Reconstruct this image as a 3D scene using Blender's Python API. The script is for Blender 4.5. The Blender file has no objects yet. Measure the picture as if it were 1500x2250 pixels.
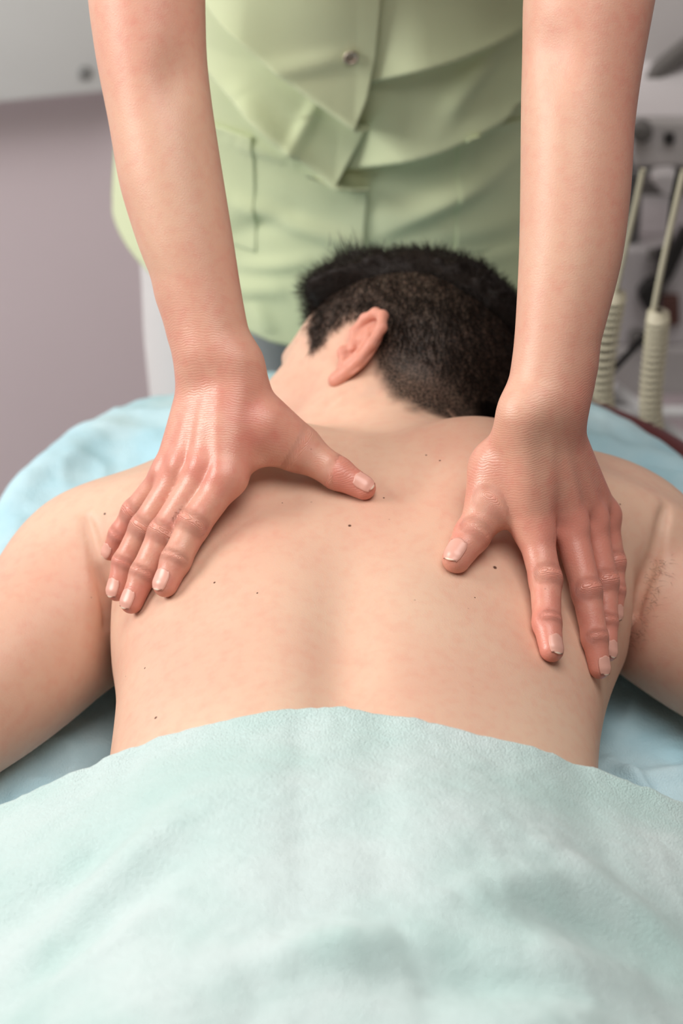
import bpy, bmesh, math, random
import numpy as np
from mathutils import Vector, Matrix

# ------------------------------------------------------------------ camera
SC = bpy.context.scene
COL = SC.collection
E = math.radians(34.0)                     # camera looks down by 34 degrees
FPX = 6785.0                               # focal length in pixels of a 1500x2250 frame
DIST = 2.2
P0 = np.array([0.0, 0.0, 0.93])            # middle of the back
FWD = np.array([0.0, math.cos(E), -math.sin(E)])
UPV = np.array([0.0, math.sin(E), math.cos(E)])
CAM = P0 - DIST * FWD
cam_d = bpy.data.cameras.new('camera')
cam = bpy.data.objects.new('camera', cam_d)
COL.objects.link(cam)
cam.location = CAM
cam.rotation_euler = (math.pi / 2 - E, 0, 0)
cam_d.sensor_fit = 'VERTICAL'
cam_d.sensor_height = 36.0
cam_d.lens = FPX / 2250 * 36.0
cam_d.clip_start = 0.05
cam_d.dof.use_dof = True
cam_d.dof.focus_distance = 2.17
cam_d.dof.aperture_fstop = 5.0
SC.camera = cam

# ------------------------------------------------------------------ light
world = bpy.data.worlds.new('world')
SC.world = world
world.use_nodes = True
world.node_tree.nodes['Background'].inputs[0].default_value = (1.0, 0.88, 0.80, 1)
world.node_tree.nodes['Background'].inputs[1].default_value = 0.16


def area(name, loc, target, size, sizey, power, color):
    d = bpy.data.lights.new(name, 'AREA')
    d.shape = 'RECTANGLE'
    d.size = size
    d.size_y = sizey
    d.energy = power
    d.color = color
    o = bpy.data.objects.new(name, d)
    COL.objects.link(o)
    o.location = loc
    o.rotation_euler = (Vector(target) - Vector(loc)).to_track_quat('-Z', 'Y').to_euler()
    return o


area('window_light', (-2.1, -0.08, 2.10), (0, 0.2, 0.95), 1.1, 1.1, 64, (1.0, 0.97, 0.93))
area('ceiling_light', (0.20, -0.42, 2.85), (0.05, -0.1, 0.8), 1.4, 1.4, 40, (1.0, 0.97, 0.93))
SC.view_settings.view_transform = 'Standard'
SC.view_settings.look = 'None'
SC.view_settings.gamma = 1.0
SC.view_settings.exposure = -0.22
SC.view_settings.use_curve_mapping = False

T = 0.72                                   # table top height


# ------------------------------------------------------------------ small helpers
def ray(px, py):
    d = FWD * FPX + np.array([1.0, 0, 0]) * (px - 750) + UPV * (1125 - py)
    return d / np.linalg.norm(d)


def at_z(px, py, z):
    d = ray(px, py)
    return CAM + d * ((z - CAM[2]) / d[2])


def at_y(px, py, y):
    d = ray(px, py)
    return CAM + d * ((y - CAM[1]) / d[1])


def project(P):
    P = np.asarray(P, float)
    q = P - CAM
    dep = q @ FWD
    return 750 + FPX * q[..., 0] / dep, 1125 - FPX * (q @ UPV) / dep


def tag(o, label=None, cat=None, group=None, kind=None):
    if label:
        o['label'] = label
    if cat:
        o['category'] = cat
    if group:
        o['group'] = group
    if kind:
        o['kind'] = kind
    return o


def empty(name, loc=(0, 0, 0), rz=0.0):
    o = bpy.data.objects.new(name, None)
    COL.objects.link(o)
    o.location = loc
    o.rotation_euler = (0, 0, rz)
    o.empty_display_size = 0.05
    return o


def mesh_obj(name, V, F, mat=None, parent=None, smooth=True, world_space=True):
    """V (n,3), F list/array of faces (world coordinates)."""
    me = bpy.data.meshes.new(name)
    V = np.asarray(V, dtype=np.float32)
    if isinstance(F, np.ndarray):
        n, k = F.shape
        me.vertices.add(len(V))
        me.vertices.foreach_set('co', V.ravel())
        me.loops.add(n * k)
        me.loops.foreach_set('vertex_index', F.astype(np.int32).ravel())
        me.polygons.add(n)
        me.polygons.foreach_set('loop_start', np.arange(0, n * k, k, dtype=np.int32))
        me.polygons.foreach_set('loop_total', np.full(n, k, dtype=np.int32))
        me.update(calc_edges=True)
    else:
        me.from_pydata(V.tolist(), [], F)
    if smooth:
        me.polygons.foreach_set('use_smooth', np.ones(len(me.polygons), dtype=bool))
    me.validate()
    me.update()
    o = bpy.data.objects.new(name, me)
    COL.objects.link(o)
    if mat:
        me.materials.append(mat)
    if parent is not None:
        o.parent = parent
        if world_space:
            o.matrix_parent_inverse = (Matrix.Translation(parent.location) @ Matrix.Rotation(parent.rotation_euler[2], 4, 'Z')).inverted()
    return o


def set_attr(o, name, vals):
    a = o.data.attributes.new(name, 'FLOAT', 'POINT')
    a.data.foreach_set('value', np.asarray(vals, dtype=np.float32))


def sstep(a, b, x):
    t = np.clip((x - a) / (b - a), 0, 1)
    return t * t * (3 - 2 * t)


# value noise on numpy arrays ------------------------------------------------
_rs = np.random.RandomState(7)
_perm = _rs.rand(64, 64, 64).astype(np.float32)


def vnoise(P, freq, off=0.0):
    q = P * freq + off + 1000.0
    i = np.floor(q).astype(int)
    f = q - i
    f = f * f * (3 - 2 * f)
    i &= 63
    j = (i + 1) & 63
    r = 0
    for a in (0, 1):
        for b in (0, 1):
            for c in (0, 1):
                w = (f[..., 0] if a else 1 - f[..., 0]) * (f[..., 1] if b else 1 - f[..., 1]) * (f[..., 2] if c else 1 - f[..., 2])
                r = r + w * _perm[(j if a else i)[..., 0], (j if b else i)[..., 1], (j if c else i)[..., 2]]
    return r * 2 - 1


# ------------------------------------------------------------------ implicit surfaces
def V3(*a):
    return np.array(a, dtype=np.float64)


def cap(P, a, b, r1, r2):
    pa = P - a
    ba = b - a
    h = np.clip((pa @ ba) / (ba @ ba), 0, 1)
    return np.linalg.norm(pa - h[:, None] * ba, axis=1) - (r1 + (r2 - r1) * h)


def ell(P, c, r, R=None):
    l = P - c
    if R is not None:
        l = l @ R
    r = np.asarray(r, float)
    k0 = np.linalg.norm(l / r, axis=1)
    k1 = np.linalg.norm(l / (r * r), axis=1)
    return k0 * (k0 - 1) / np.maximum(k1, 1e-6)


def smin(a, b, k):
    h = np.clip(0.5 + 0.5 * (b - a) / k, 0, 1)
    return b + (a - b) * h - k * h * (1 - h)


def smax(a, b, k):
    return -smin(-a, -b, k)


def chain(P, pts, rad, k):
    d = None
    for i in range(len(pts) - 1):
        c = cap(P, pts[i], pts[i + 1], rad[i], rad[i + 1])
        d = c if d is None else smin(d, c, k)
    return d


def gb(P, c, s, amp):
    """gaussian bump"""
    return amp * np.exp(-(((P - c) / s) ** 2).sum(1))


def masked(fn, P, c, R, margin):
    m = np.linalg.norm(P - c, axis=1) < R + margin
    out = np.full(len(P), 9.0)
    if m.any():
        out[m] = fn(P[m])
    return out


def polygonise(fn, lo, hi, h, newton=2, blk=8):
    """sparse naive surface nets of fn(P)<0"""
    lo = np.asarray(lo, float)
    nb = np.ceil((np.asarray(hi, float) - lo) / (h * blk)).astype(int)
    g = np.stack(np.meshgrid(*[np.arange(n) for n in nb], indexing='ij'), -1).reshape(-1, 3)
    cen = lo + (g + 0.5) * h * blk
    d = np.concatenate([fn(c) for c in np.array_split(cen, max(1, len(cen) // 200000))])
    g = g[np.abs(d) < h * blk * 1.25]
    o = np.stack(np.meshgrid(*[np.arange(blk + 1)] * 3, indexing='ij'), -1).reshape(-1, 3)
    dims = nb * blk + 2

    def key(c):
        return (c[..., 0].astype(np.int64) * dims[1] + c[..., 1]) * dims[2] + c[..., 2]
    keys, verts, edges = [], [], []
    corner = [(0, 0, 0), (1, 0, 0), (0, 1, 0), (1, 1, 0), (0, 0, 1), (1, 0, 1), (0, 1, 1), (1, 1, 1)]
    eds = [(0, 1), (2, 3), (4, 5), (6, 7), (0, 2), (1, 3), (4, 6), (5, 7), (0, 4), (1, 5), (2, 6), (3, 7)]
    for gc in np.array_split(g, max(1, len(g) // 400)):
        idx = gc[:, None, :] * blk + o[None]
        f = fn((lo + idx.reshape(-1, 3) * h)).reshape(len(gc), blk + 1, blk + 1, blk + 1)
        s = [f[:, a:a + blk, b:b + blk, c:c + blk] for a, b, c in corner]
        neg = sum((x < 0).astype(np.int8) for x in s)
        m = (neg > 0) & (neg < 8)
        w = np.argwhere(m)
        if not len(w):
            continue
        cell = gc[w[:, 0]] * blk + w[:, 1:]
        vals = np.stack([x[m] for x in s], 1)
        acc = np.zeros((len(w), 3))
        cnt = np.zeros(len(w))
        for a, b in eds:
            va, vb = vals[:, a], vals[:, b]
            cr = (va < 0) != (vb < 0)
            t = np.where(cr, va / np.where(cr, va - vb, 1), 0)
            pa, pb = np.array(corner[a], float), np.array(corner[b], float)
            acc += np.where(cr[:, None], pa + t[:, None] * (pb - pa), 0)
            cnt += cr
        keys.append(key(cell))
        verts.append(lo + (cell + acc / cnt[:, None]) * h)
        edges.append(np.stack([cell[:, 0], cell[:, 1], cell[:, 2], vals[:, 0] < 0, vals[:, 1] < 0, vals[:, 2] < 0, vals[:, 4] < 0], 1).astype(np.int64))
    keys = np.concatenate(keys)
    V = np.concatenate(verts)
    Ed = np.concatenate(edges)
    order = np.argsort(keys)
    keys, V, Ed = keys[order], V[order], Ed[order]

    def find(c):
        k = key(c)
        p = np.clip(np.searchsorted(keys, k), 0, len(keys) - 1)
        return np.where(keys[p] == k, p, -1)
    quads = []
    for ax, (u, v) in enumerate(((1, 2), (2, 0), (0, 1))):
        cr = Ed[:, 3] != Ed[:, 4 + ax]
        c = Ed[cr][:, :3]
        ins = Ed[cr][:, 3]
        du = np.zeros(3, int)
        du[u] = 1
        dv = np.zeros(3, int)
        dv[v] = 1
        q = np.stack([find(c), find(c - du), find(c - du - dv), find(c - dv)], 1)
        ok = (q >= 0).all(1)
        q, ins = q[ok], ins[ok]
        q[ins == 0] = q[ins == 0][:, ::-1]
        quads.append(q)
    Q = np.concatenate(quads)
    for _ in range(newton):
        d0, gr = grad(fn, V, h * 0.3)
        V = V - np.clip(d0 / np.maximum((gr * gr).sum(1), 0.25), -h, h)[:, None] * gr
    return V, Q


def grad(fn, V, e):
    def ev(X):
        return np.concatenate([fn(c) for c in np.array_split(X, max(1, len(X) // 60000))])
    d0 = ev(V)
    gr = np.stack([ev(V + np.eye(3)[i] * e) - d0 for i in range(3)], 1) / e
    return d0, gr


def march(fn, px, py, h=0.0):
    """point on the view ray of a pixel where fn == h"""
    d = ray(px, py)
    t = 1.3
    for _ in range(160):
        v = fn((CAM + d * t)[None])[0] - h
        t += 0.7 * v
        if abs(v) < 1e-5 or t > 4:
            break
    return CAM + d * t


# ------------------------------------------------------------------ materials
def nt(name):
    m = bpy.data.materials.new(name)
    m.use_nodes = True
    t = m.node_tree
    return m, t, t.nodes, t.links, t.nodes['Principled BSDF']


def node(nodes, typ, **kw):
    n = nodes.new(typ)
    for k, v in kw.items():
        setattr(n, k, v)
    return n


def simple_mat(name, color, rough=0.5, metallic=0.0, noise=0.0, nscale=20, bump=0.0, bscale=200, spec=0.5, trans=0.0, sheen=0.0):
    m, t, N, L, b = nt(name)
    b.inputs['Roughness'].default_value = rough
    b.inputs['Metallic'].default_value = metallic
    b.inputs['Specular IOR Level'].default_value = spec
    if sheen:
        b.inputs['Sheen Weight'].default_value = sheen
        b.inputs['Sheen Roughness'].default_value = 0.5
    tc = node(N, 'ShaderNodeTexCoord')
    nz = node(N, 'ShaderNodeTexNoise')
    nz.inputs['Scale'].default_value = nscale
    nz.inputs['Detail'].default_value = 4
    L.new(tc.outputs['Object'], nz.inputs['Vector'])
    mx = node(N, 'ShaderNodeMix', data_type='RGBA')
    c = np.array(color)
    mx.inputs[6].default_value = (*np.clip(c * (1 - noise), 0, 1), 1)
    mx.inputs[7].default_value = (*np.clip(c * (1 + noise), 0, 1), 1)
    L.new(nz.outputs['Fac'], mx.inputs[0])
    L.new(mx.outputs[2], b.inputs['Base Color'])
    if bump:
        n2 = node(N, 'ShaderNodeTexNoise')
        n2.inputs['Scale'].default_value = bscale
        n2.inputs['Detail'].default_value = 3
        L.new(tc.outputs['Object'], n2.inputs['Vector'])
        bp = node(N, 'ShaderNodeBump')
        bp.inputs['Strength'].default_value = bump
        bp.inputs['Distance'].default_value = 0.002
        L.new(n2.outputs['Fac'], bp.inputs['Height'])
        L.new(bp.outputs['Normal'], b.inputs['Normal'])
    return m


def math_node(N, L, op, a, b=None, c=None, clamp=False):
    n = node(N, 'ShaderNodeMath', operation=op, use_clamp=clamp)
    for i, v in enumerate((a, b, c)):
        if v is None:
            continue
        if isinstance(v, (int, float)):
            n.inputs[i].default_value = v
        else:
            L.new(v, n.inputs[i])
    return n.outputs[0]


def skin_mat(name, base, red, dark, rough, spots, pore=0.25, crease=True, spec=0.5, freckle=0.5):
    m, t, N, L, b = nt(name)
    tc = node(N, 'ShaderNodeTexCoord')
    pos = tc.outputs['Object']

    def noise(scale, det=3, rough_=0.5):
        n = node(N, 'ShaderNodeTexNoise')
        n.inputs['Scale'].default_value = scale
        n.inputs['Detail'].default_value = det
        n.inputs['Roughness'].default_value = rough_
        L.new(pos, n.inputs['Vector'])
        return n.outputs['Fac']

    def attr(nm):
        a = node(N, 'ShaderNodeAttribute', attribute_name=nm)
        return a.outputs['Fac']

    def mix(fac, c1, c2):
        mx = node(N, 'ShaderNodeMix', data_type='RGBA')
        L.new(fac, mx.inputs[0]) if not isinstance(fac, float) else setattr(mx.inputs[0], 'default_value', fac)
        for i, c in ((6, c1), (7, c2)):
            if isinstance(c, tuple):
                mx.inputs[i].default_value = (*c, 1)
            else:
                L.new(c, mx.inputs[i])
        return mx.outputs[2]
    red_a = attr('red')
    blot = math_node(N, L, 'MULTIPLY', math_node(N, L, 'SUBTRACT', noise(11, 4), 0.40), 1.1, clamp=True)
    fine = math_node(N, L, 'MULTIPLY', math_node(N, L, 'SUBTRACT', noise(120, 3), 0.45), 0.8, clamp=True)
    rf = math_node(N, L, 'ADD', red_a, math_node(N, L, 'ADD', blot, fine), clamp=True)
    col = mix(rf, base, red)
    hair = attr('hair')
    hn = math_node(N, L, 'MULTIPLY', hair, math_node(N, L, 'ADD', noise(700, 2), 0.45), clamp=True)
    col = mix(hn, col, (0.012, 0.008, 0.006))
    # small freckles
    vor = node(N, 'ShaderNodeTexVoronoi')
    vor.inputs['Scale'].default_value = 55
    L.new(pos, vor.inputs['Vector'])
    wn = node(N, 'ShaderNodeSeparateColor')
    L.new(vor.outputs['Color'], wn.inputs[0])
    keep = math_node(N, L, 'GREATER_THAN', wn.outputs[0], 0.80)
    dot = math_node(N, L, 'LESS_THAN', vor.outputs['Distance'], 0.045)
    fr = math_node(N, L, 'MULTIPLY', math_node(N, L, 'MULTIPLY', keep, dot), freckle)
    col = mix(fr, col, dark)
    for p, r in spots:
        dn = node(N, 'ShaderNodeVectorMath', operation='DISTANCE')
        L.new(pos, dn.inputs[0])
        dn.inputs[1].default_value = tuple(p)
        f = node(N, 'ShaderNodeMapRange')
        f.inputs['From Min'].default_value = r
        f.inputs['From Max'].default_value = r * 0.5
        L.new(dn.outputs['Value'], f.inputs['Value'])
        col = mix(f.outputs[0], col, dark)
    L.new(col, b.inputs['Base Color'])
    L.new(math_node(N, L, 'SUBTRACT', rough, math_node(N, L, 'MULTIPLY', attr('gloss'), 0.11)), b.inputs['Roughness'])
    b.inputs['Specular IOR Level'].default_value = spec
    b.inputs['Subsurface Weight'].default_value = 0.22
    b.inputs['Subsurface Radius'].default_value = (1.0, 0.35, 0.18)
    b.inputs['Subsurface Scale'].default_value = 0.006
    # relief: pores, wandering fine lines, joint creases
    h1 = noise(900, 2)
    v2 = node(N, 'ShaderNodeTexVoronoi', feature='DISTANCE_TO_EDGE')
    v2.inputs['Scale'].default_value = 420
    L.new(pos, v2.inputs['Vector'])
    h = math_node(N, L, 'ADD', math_node(N, L, 'MULTIPLY', h1, 0.5), math_node(N, L, 'MULTIPLY', v2.outputs['Distance'], 0.6))
    h = math_node(N, L, 'MULTIPLY', h, pore)
    if crease:
        s = attr('crease_s')
        a = attr('crease_amt')
        wob = math_node(N, L, 'MULTIPLY', noise(110, 3), 4.2)
        wv = math_node(N, L, 'SINE', math_node(N, L, 'ADD', math_node(N, L, 'MULTIPLY', s, 1750.0), math_node(N, L, 'MULTIPLY', wob, 2.2)))
        wv = math_node(N, L, 'POWER', math_node(N, L, 'ABSOLUTE', wv), 0.6)
        h = math_node(N, L, 'ADD', h, math_node(N, L, 'MULTIPLY', wv, a))
    bp = node(N, 'ShaderNodeBump')
    bp.inputs['Strength'].default_value = 1.0
    bp.inputs['Distance'].default_value = 0.0006
    L.new(h, bp.inputs['Height'])
    L.new(bp.outputs['Normal'], b.inputs['Normal'])
    return m

# ================================================================== the patient (implicit body, z measured from the table top inside the tables)
TY = np.array([-0.60, -0.45, -0.35, -0.25, -0.15, -0.05, 0.04, 0.09, 0.13, 0.17, 0.21, 0.25])
T_TOP = np.array([0.17, 0.195, 0.19, 0.178, 0.180, 0.193, 0.203, 0.204, 0.195, 0.170, 0.135, 0.10])
T_WL = np.array([0.17, 0.180, 0.176, 0.169, 0.162, 0.166, 0.189, 0.208, 0.178, 0.165, 0.13, 0.08])
T_WR = np.array([0.17, 0.180, 0.180, 0.178, 0.178, 0.190, 0.214, 0.240, 0.195, 0.175, 0.14, 0.08])
T_XC = np.array([0.0, 0.0, 0.0, 0.0, 0.0, 0.003, 0.010, 0.015, 0.018, 0.02, 0.022, 0.025])


def tab(Y, a):
    # smooth (cosine blended) table lookup
    i = np.clip(np.searchsorted(TY, Y) - 1, 0, len(TY) - 2)
    t = np.clip((Y - TY[i]) / (TY[i + 1] - TY[i]), 0, 1)
    im = np.clip(i - 1, 0, len(TY) - 1)
    ip = np.clip(i + 2, 0, len(TY) - 1)
    m0 = (a[i + 1] - a[im]) / (TY[i + 1] - TY[im]) * (TY[i + 1] - TY[i])
    m1 = (a[ip] - a[i]) / (TY[ip] - TY[i]) * (TY[i + 1] - TY[i])
    t2, t3 = t * t, t * t * t
    return (2 * t3 - 3 * t2 + 1) * a[i] + (t3 - 2 * t2 + t) * m0 + (-2 * t3 + 3 * t2) * a[i + 1] + (t3 - t2) * m1


SH_L = at_z(232, 1290, T + 0.082)
EL_L = at_z(-190, 1630, T + 0.049)
SH_R = at_z(1335, 1240, T + 0.082)
EL_R = at_z(1690, 1500, T + 0.049)
HC = V3(0.034, 0.284, T + 0.128)           # head centre
_t = math.radians(18)
HF = V3(-math.cos(_t) * 0.91, math.cos(_t) * 0.41, -math.sin(_t))
HU = V3(0.38, 0.82, 0.42)
HU -= HF * (HU @ HF)
HU /= np.linalg.norm(HU)
HL = np.cross(HU, HF)                      # left ear side, points up
HR = np.stack([HF, HU, HL], 1)             # columns: forward, up, left


def hp(f, u, l):
    return HC + HF * f + HU * u + HL * l


def torso(P):
    Y = P[:, 1]
    top, wl, wr, xc = (tab(Y, a) for a in (T_TOP, T_WL, T_WR, T_XC))
    dx = P[:, 0] - xc
    zc = 0.085
    dz = P[:, 2] - T - zc
    w = np.where(dx < 0, wl, wr)
    h = np.where(dz > 0, top - zc, zc - 0.004)
    n = 2.35
    k = ((np.abs(dx) / w) ** n + (np.abs(dz) / h) ** n) ** (1 / n)
    q = np.sqrt(dx * dx + dz * dz)
    d = q - q / np.maximum(k, 1e-4)
    d = smax(d, Y - 0.225, 0.06)
    d = smax(d, -0.60 - Y, 0.06)
    # relief of the back
    up = sstep(0.06, 0.13, P[:, 2] - T)
    fur = 0.0095 * np.exp(-(dx / 0.024) ** 2) * (sstep(-0.5, -0.3, Y) * 0.9 + 0.1) * (1 - 0.80 * sstep(-0.13, 0.02, Y)) * (1 - sstep(0.14, 0.2, Y))
    ere = -0.0040 * (np.exp(-((dx - 0.060) / 0.042) ** 2) + np.exp(-((dx + 0.060) / 0.042) ** 2)) * (1 - sstep(-0.06, 0.06, Y))
    sca = -0.013 * np.exp(-((dx - 0.115) / 0.055) ** 2 - ((Y - 0.085) / 0.065) ** 2)
    sca -= 0.013 * np.exp(-((dx + 0.110) / 0.055) ** 2 - ((Y - 0.085) / 0.065) ** 2)
    rim = 0.0035 * np.exp(-((np.abs(dx) - 0.055 - 0.25 * (Y - 0.08)) / 0.016) ** 2 - ((Y - 0.05) / 0.05) ** 2)
    low = 0.003 * np.exp(-((np.abs(dx) - 0.11) / 0.05) ** 2 - ((Y + 0.06) / 0.03) ** 2)
    trap = -0.012 * np.exp(-((dx - 0.085) / 0.05) ** 2 - ((Y - 0.135) / 0.03) ** 2)
    trap -= 0.009 * np.exp(-((dx + 0.085) / 0.05) ** 2 - ((Y - 0.135) / 0.03) ** 2)
    c7 = 0.006 * np.exp(-((dx - 0.015) / 0.03) ** 2 - ((Y - 0.15) / 0.03) ** 2)
    c7 -= 0.0025 * np.exp(-((dx + 0.0) / 0.012) ** 2 - ((Y - 0.10) / 0.03) ** 2)
    return d + up * (fur + ere + sca + rim + low + trap + c7)


def head_sdf(P):
    q = (P - HC) @ HR
    d = ell(q, V3(-0.012, 0.035, 0.0), (0.096, 0.085, 0.0745))
    d = smin(d, ell(q, V3(0.035, -0.030, 0.0), (0.056, 0.082, 0.058)), 0.04)
    for s in (-1, 1):
        d = smin(d, cap(q, V3(-0.012, -0.058, 0.047 * s), V3(0.072, -0.102, 0.012 * s), 0.020, 0.018), 0.03)   # jaw
        d = smin(d, ell(q, V3(0.058, -0.028, 0.040 * s), (0.022, 0.020, 0.018)), 0.02)                       # cheek bone
        d = d + gb(q, V3(0.088, 0.004, 0.032 * s), V3(0.014, 0.012, 0.016), 0.010)                            # eye socket
        d = smin(d, ell(q, V3(0.072, 0.002, 0.031 * s), (0.0125, 0.0115, 0.0125)), 0.006)                     # eyeball under lid
        d = d - gb(q, V3(0.086, 0.024, 0.030 * s), V3(0.012, 0.007, 0.022), 0.004)                            # brow
        d = d + gb(q, V3(0.0, 0.0, 0.085 * s), V3(0.03, 0.02, 0.02), 0.003)
    d = smin(d, cap(q, V3(0.086, 0.006, 0), V3(0.109, -0.032, 0), 0.008, 0.010), 0.012)                       # nose
    for s in (-1, 1):
        d = smin(d, ell(q, V3(0.096, -0.036, 0.011 * s), (0.009, 0.007, 0.007)), 0.006)
    d = smin(d, ell(q, V3(0.090, -0.062, 0), (0.010, 0.006, 0.022)), 0.007)                                   # lips
    d = smin(d, ell(q, V3(0.089, -0.073, 0), (0.010, 0.006, 0.019)), 0.006)
    d = d + gb(q, V3(0.100, -0.0675, 0), V3(0.010, 0.0022, 0.022), 0.003)
    d = smin(d, ell(q, V3(0.078, -0.102, 0), (0.016, 0.014, 0.018)), 0.02)                                    # chin
    return d


NECK_A = V3(0.032, 0.110, T + 0.105)
NECK_B = hp(-0.030, -0.035, 0.0)


def patient0(P):
    d = torso(P)
    Y = P[:, 1]
    # arms
    for S, Eb, sg in ((SH_L, EL_L, -1), (SH_R, EL_R, 1)):
        wr = Eb + V3(0.045 * sg, -0.20, -0.012)
        def arm(Q, S=S, Eb=Eb, sg=sg, wr=wr):
            a = cap(Q, S, Eb, 0.061, 0.048)
            ax = (Eb - S) / np.linalg.norm(Eb - S)
            mid = S + (Eb - S) * 0.55
            side = np.cross(ax, V3(0, 0, 1))
            R = np.stack([ax, side / np.linalg.norm(side), np.cross(ax, side) / np.linalg.norm(side)], 1)
            a = smin(a, ell(Q, mid, (0.12, 0.054, 0.053), R), 0.03)
            a = smin(a, ell(Q, S + V3(0.010 * sg, 0.008, 0.004), (0.062, 0.062, 0.060)), 0.04)
            a = smin(a, cap(Q, Eb, wr, 0.043, 0.027), 0.03)
            hd = wr + V3(0.006 * sg, -0.06, -0.006)
            a = smin(a, ell(Q, hd, (0.040, 0.052, 0.015)), 0.02)
            for i in range(4):
                f0 = hd + V3((i - 1.5) * 0.018, -0.035, 0)
                f1 = f0 + V3((i - 1.5) * 0.008, -0.075 + 0.012 * abs(i - 1.4), -0.006)
                a = smin(a, cap(Q, f0, f1, 0.0095, 0.0075), 0.008)
            a = smin(a, cap(Q, wr + V3(-0.02 * sg, -0.03, 0), wr + V3(-0.055 * sg, -0.085, -0.008), 0.013, 0.009), 0.012)
            return a
        c = (S + wr) / 2
        a = masked(arm, P, c, np.linalg.norm(S - wr) / 2 + 0.26, 0.08)
        ys = 0.0 if sg < 0 else 0.018
        k = 0.005 + 0.05 * sstep(0.022 + ys, 0.075 + ys, Y)
        cre = 0.009 * np.exp(-((d - a) / 0.0075) ** 2) * (1 - sstep(0.025 + ys, 0.055 + ys, Y))
        d = smin(d, a, k) + cre
    # shoulder girdle bridging spine of the scapula to the shoulder
    d = smin(d, cap(P, V3(-0.07, 0.130, T + 0.135), SH_L + V3(0.03, 0.03, 0.012), 0.045, 0.046), 0.05)
    d = smin(d, cap(P, V3(0.11, 0.130, T + 0.135), SH_R + V3(-0.03, 0.03, 0.012), 0.045, 0.046), 0.05)
    # neck and head

    def hn(Q):
        n = cap(Q, NECK_A, NECK_B, 0.070, 0.058)
        n = smin(n, cap(Q, NECK_A + V3(-0.05, 0.05, -0.02), hp(0.0, -0.05, 0.03), 0.042, 0.034), 0.03)
        # neck muscle from behind the ear to the collar
        n = smin(n, cap(Q, V3(-0.055, 0.19, T + 0.118), hp(-0.022, -0.030, 0.050), 0.016, 0.015), 0.022)
        return smin(n, head_sdf(Q), 0.022)
    d = smin(d, masked(hn, P, (NECK_A + HC) / 2, 0.26, 0.06), 0.03)
    # seat and thighs below the towel
    m = Y < -0.25
    if m.any():
        Q = P[m]
        e = d[m]
        for s in (-1, 1):
            e = smin(e, ell(Q, V3(0.085 * s, -0.54, T + 0.105), (0.105, 0.14, 0.098)), 0.03)
            e = smin(e, cap(Q, V3(0.09 * s, -0.58, T + 0.085), V3(0.11 * s, -0.98, T + 0.065), 0.085, 0.06), 0.03)
        d[m] = e
    return d


GROOVES = []


def patient(P):
    d = patient0(P)
    for pts, w, dep in GROOVES:
        c = pts.mean(0)
        m = np.linalg.norm(P - c, axis=1) < np.linalg.norm(pts - c, axis=1).max() + 4 * w
        if m.any():
            Q = P[m]
            dist = None
            for i in range(len(pts) - 1):
                x = cap(Q, pts[i], pts[i + 1], 0.0, 0.0)
                dist = x if dist is None else np.minimum(dist, x)
            t = np.linalg.norm(Q - pts[0], axis=1) / np.linalg.norm(pts[-1] - pts[0])
            d[m] += dep * np.exp(-(dist / w) ** 2) * sstep(0.0, 0.35, t)
    return d


def groove(pxs, w, dep):
    pts = np.array([march(patient0, *p) for p in pxs])
    n_ = 5 * (len(pts) - 1) + 1
    t = np.linspace(0, len(pts) - 1, n_)
    GROOVES.append((np.stack([np.interp(t, np.arange(len(pts)), pts[:, i]) for i in range(3)], 1)[::2], w, dep))


# folds where the arms meet the trunk, skin folds of the turned neck
groove([(184, 1118), (198, 1170), (213, 1230), (226, 1290), (235, 1340), (236, 1380)], 0.0042, 0.0125)
groove([(1460, 1095), (1452, 1150), (1438, 1215), (1417, 1278), (1404, 1320), (1396, 1350)], 0.0040, 0.0110)
groove([(685, 921), (715, 893), (745, 868), (790, 850)], 0.0036, 0.0022)
groove([(712, 914), (745, 890), (790, 872), (838, 862)], 0.0036, 0.0022)
import time as _time
_t0 = _time.time()
PV, PQ = polygonise(patient, (-0.56, -1.07, T - 0.03), (0.62, 0.53, T + 0.26), 0.0032)
print('patient', len(PV), _time.time() - _t0)

person = empty('person', (0.0, -0.2, T))
tag(person, 'man lying face down on the blue sheet, bare back, dark short hair, head turned sideways', 'person')

# hairline on the scalp (head coordinates: forward, up, left)


def scalp(P):
    q = (P - HC) @ HR
    f, u, l = q[:, 0], q[:, 1], q[:, 2]
    al = np.abs(l)
    # lower limit of the hair as a height that depends on how far forward we are
    lim = np.interp(f, [-0.12, -0.075, -0.055, -0.035, -0.020, 0.000, 0.018, 0.034, 0.050, 0.064, 0.10],
                    [-0.068, -0.064, -0.056, -0.034, 0.000, 0.026, 0.010, -0.010, 0.035, 0.066, 0.085])
    lim = np.where(al < 0.035, np.interp(f, [-0.12, -0.05, 0.0, 0.05, 0.075, 0.10], [-0.055, -0.045, 0.02, 0.05, 0.070, 0.09]), lim)
    lim = lim + 0.004 * vnoise(P, 160)
    return sstep(-0.006, 0.014, u - lim) * (u > -0.08), q


_ta = math.radians(14)
EA = HU * math.cos(_ta) - HF * math.sin(_ta)                 # ear long axis
EB = -HF * math.cos(_ta) - HU * math.sin(_ta)                # towards the back of the head
_tf = math.radians(12)
EB2 = EB * math.cos(_tf) + HL * math.sin(_tf)
EN = np.cross(EA, EB2)
if EN @ HL < 0:
    EN = -EN
EO = hp(-0.004, -0.008, 0.0740)
ER = np.stack([EA, EB2, EN], 1)


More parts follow.
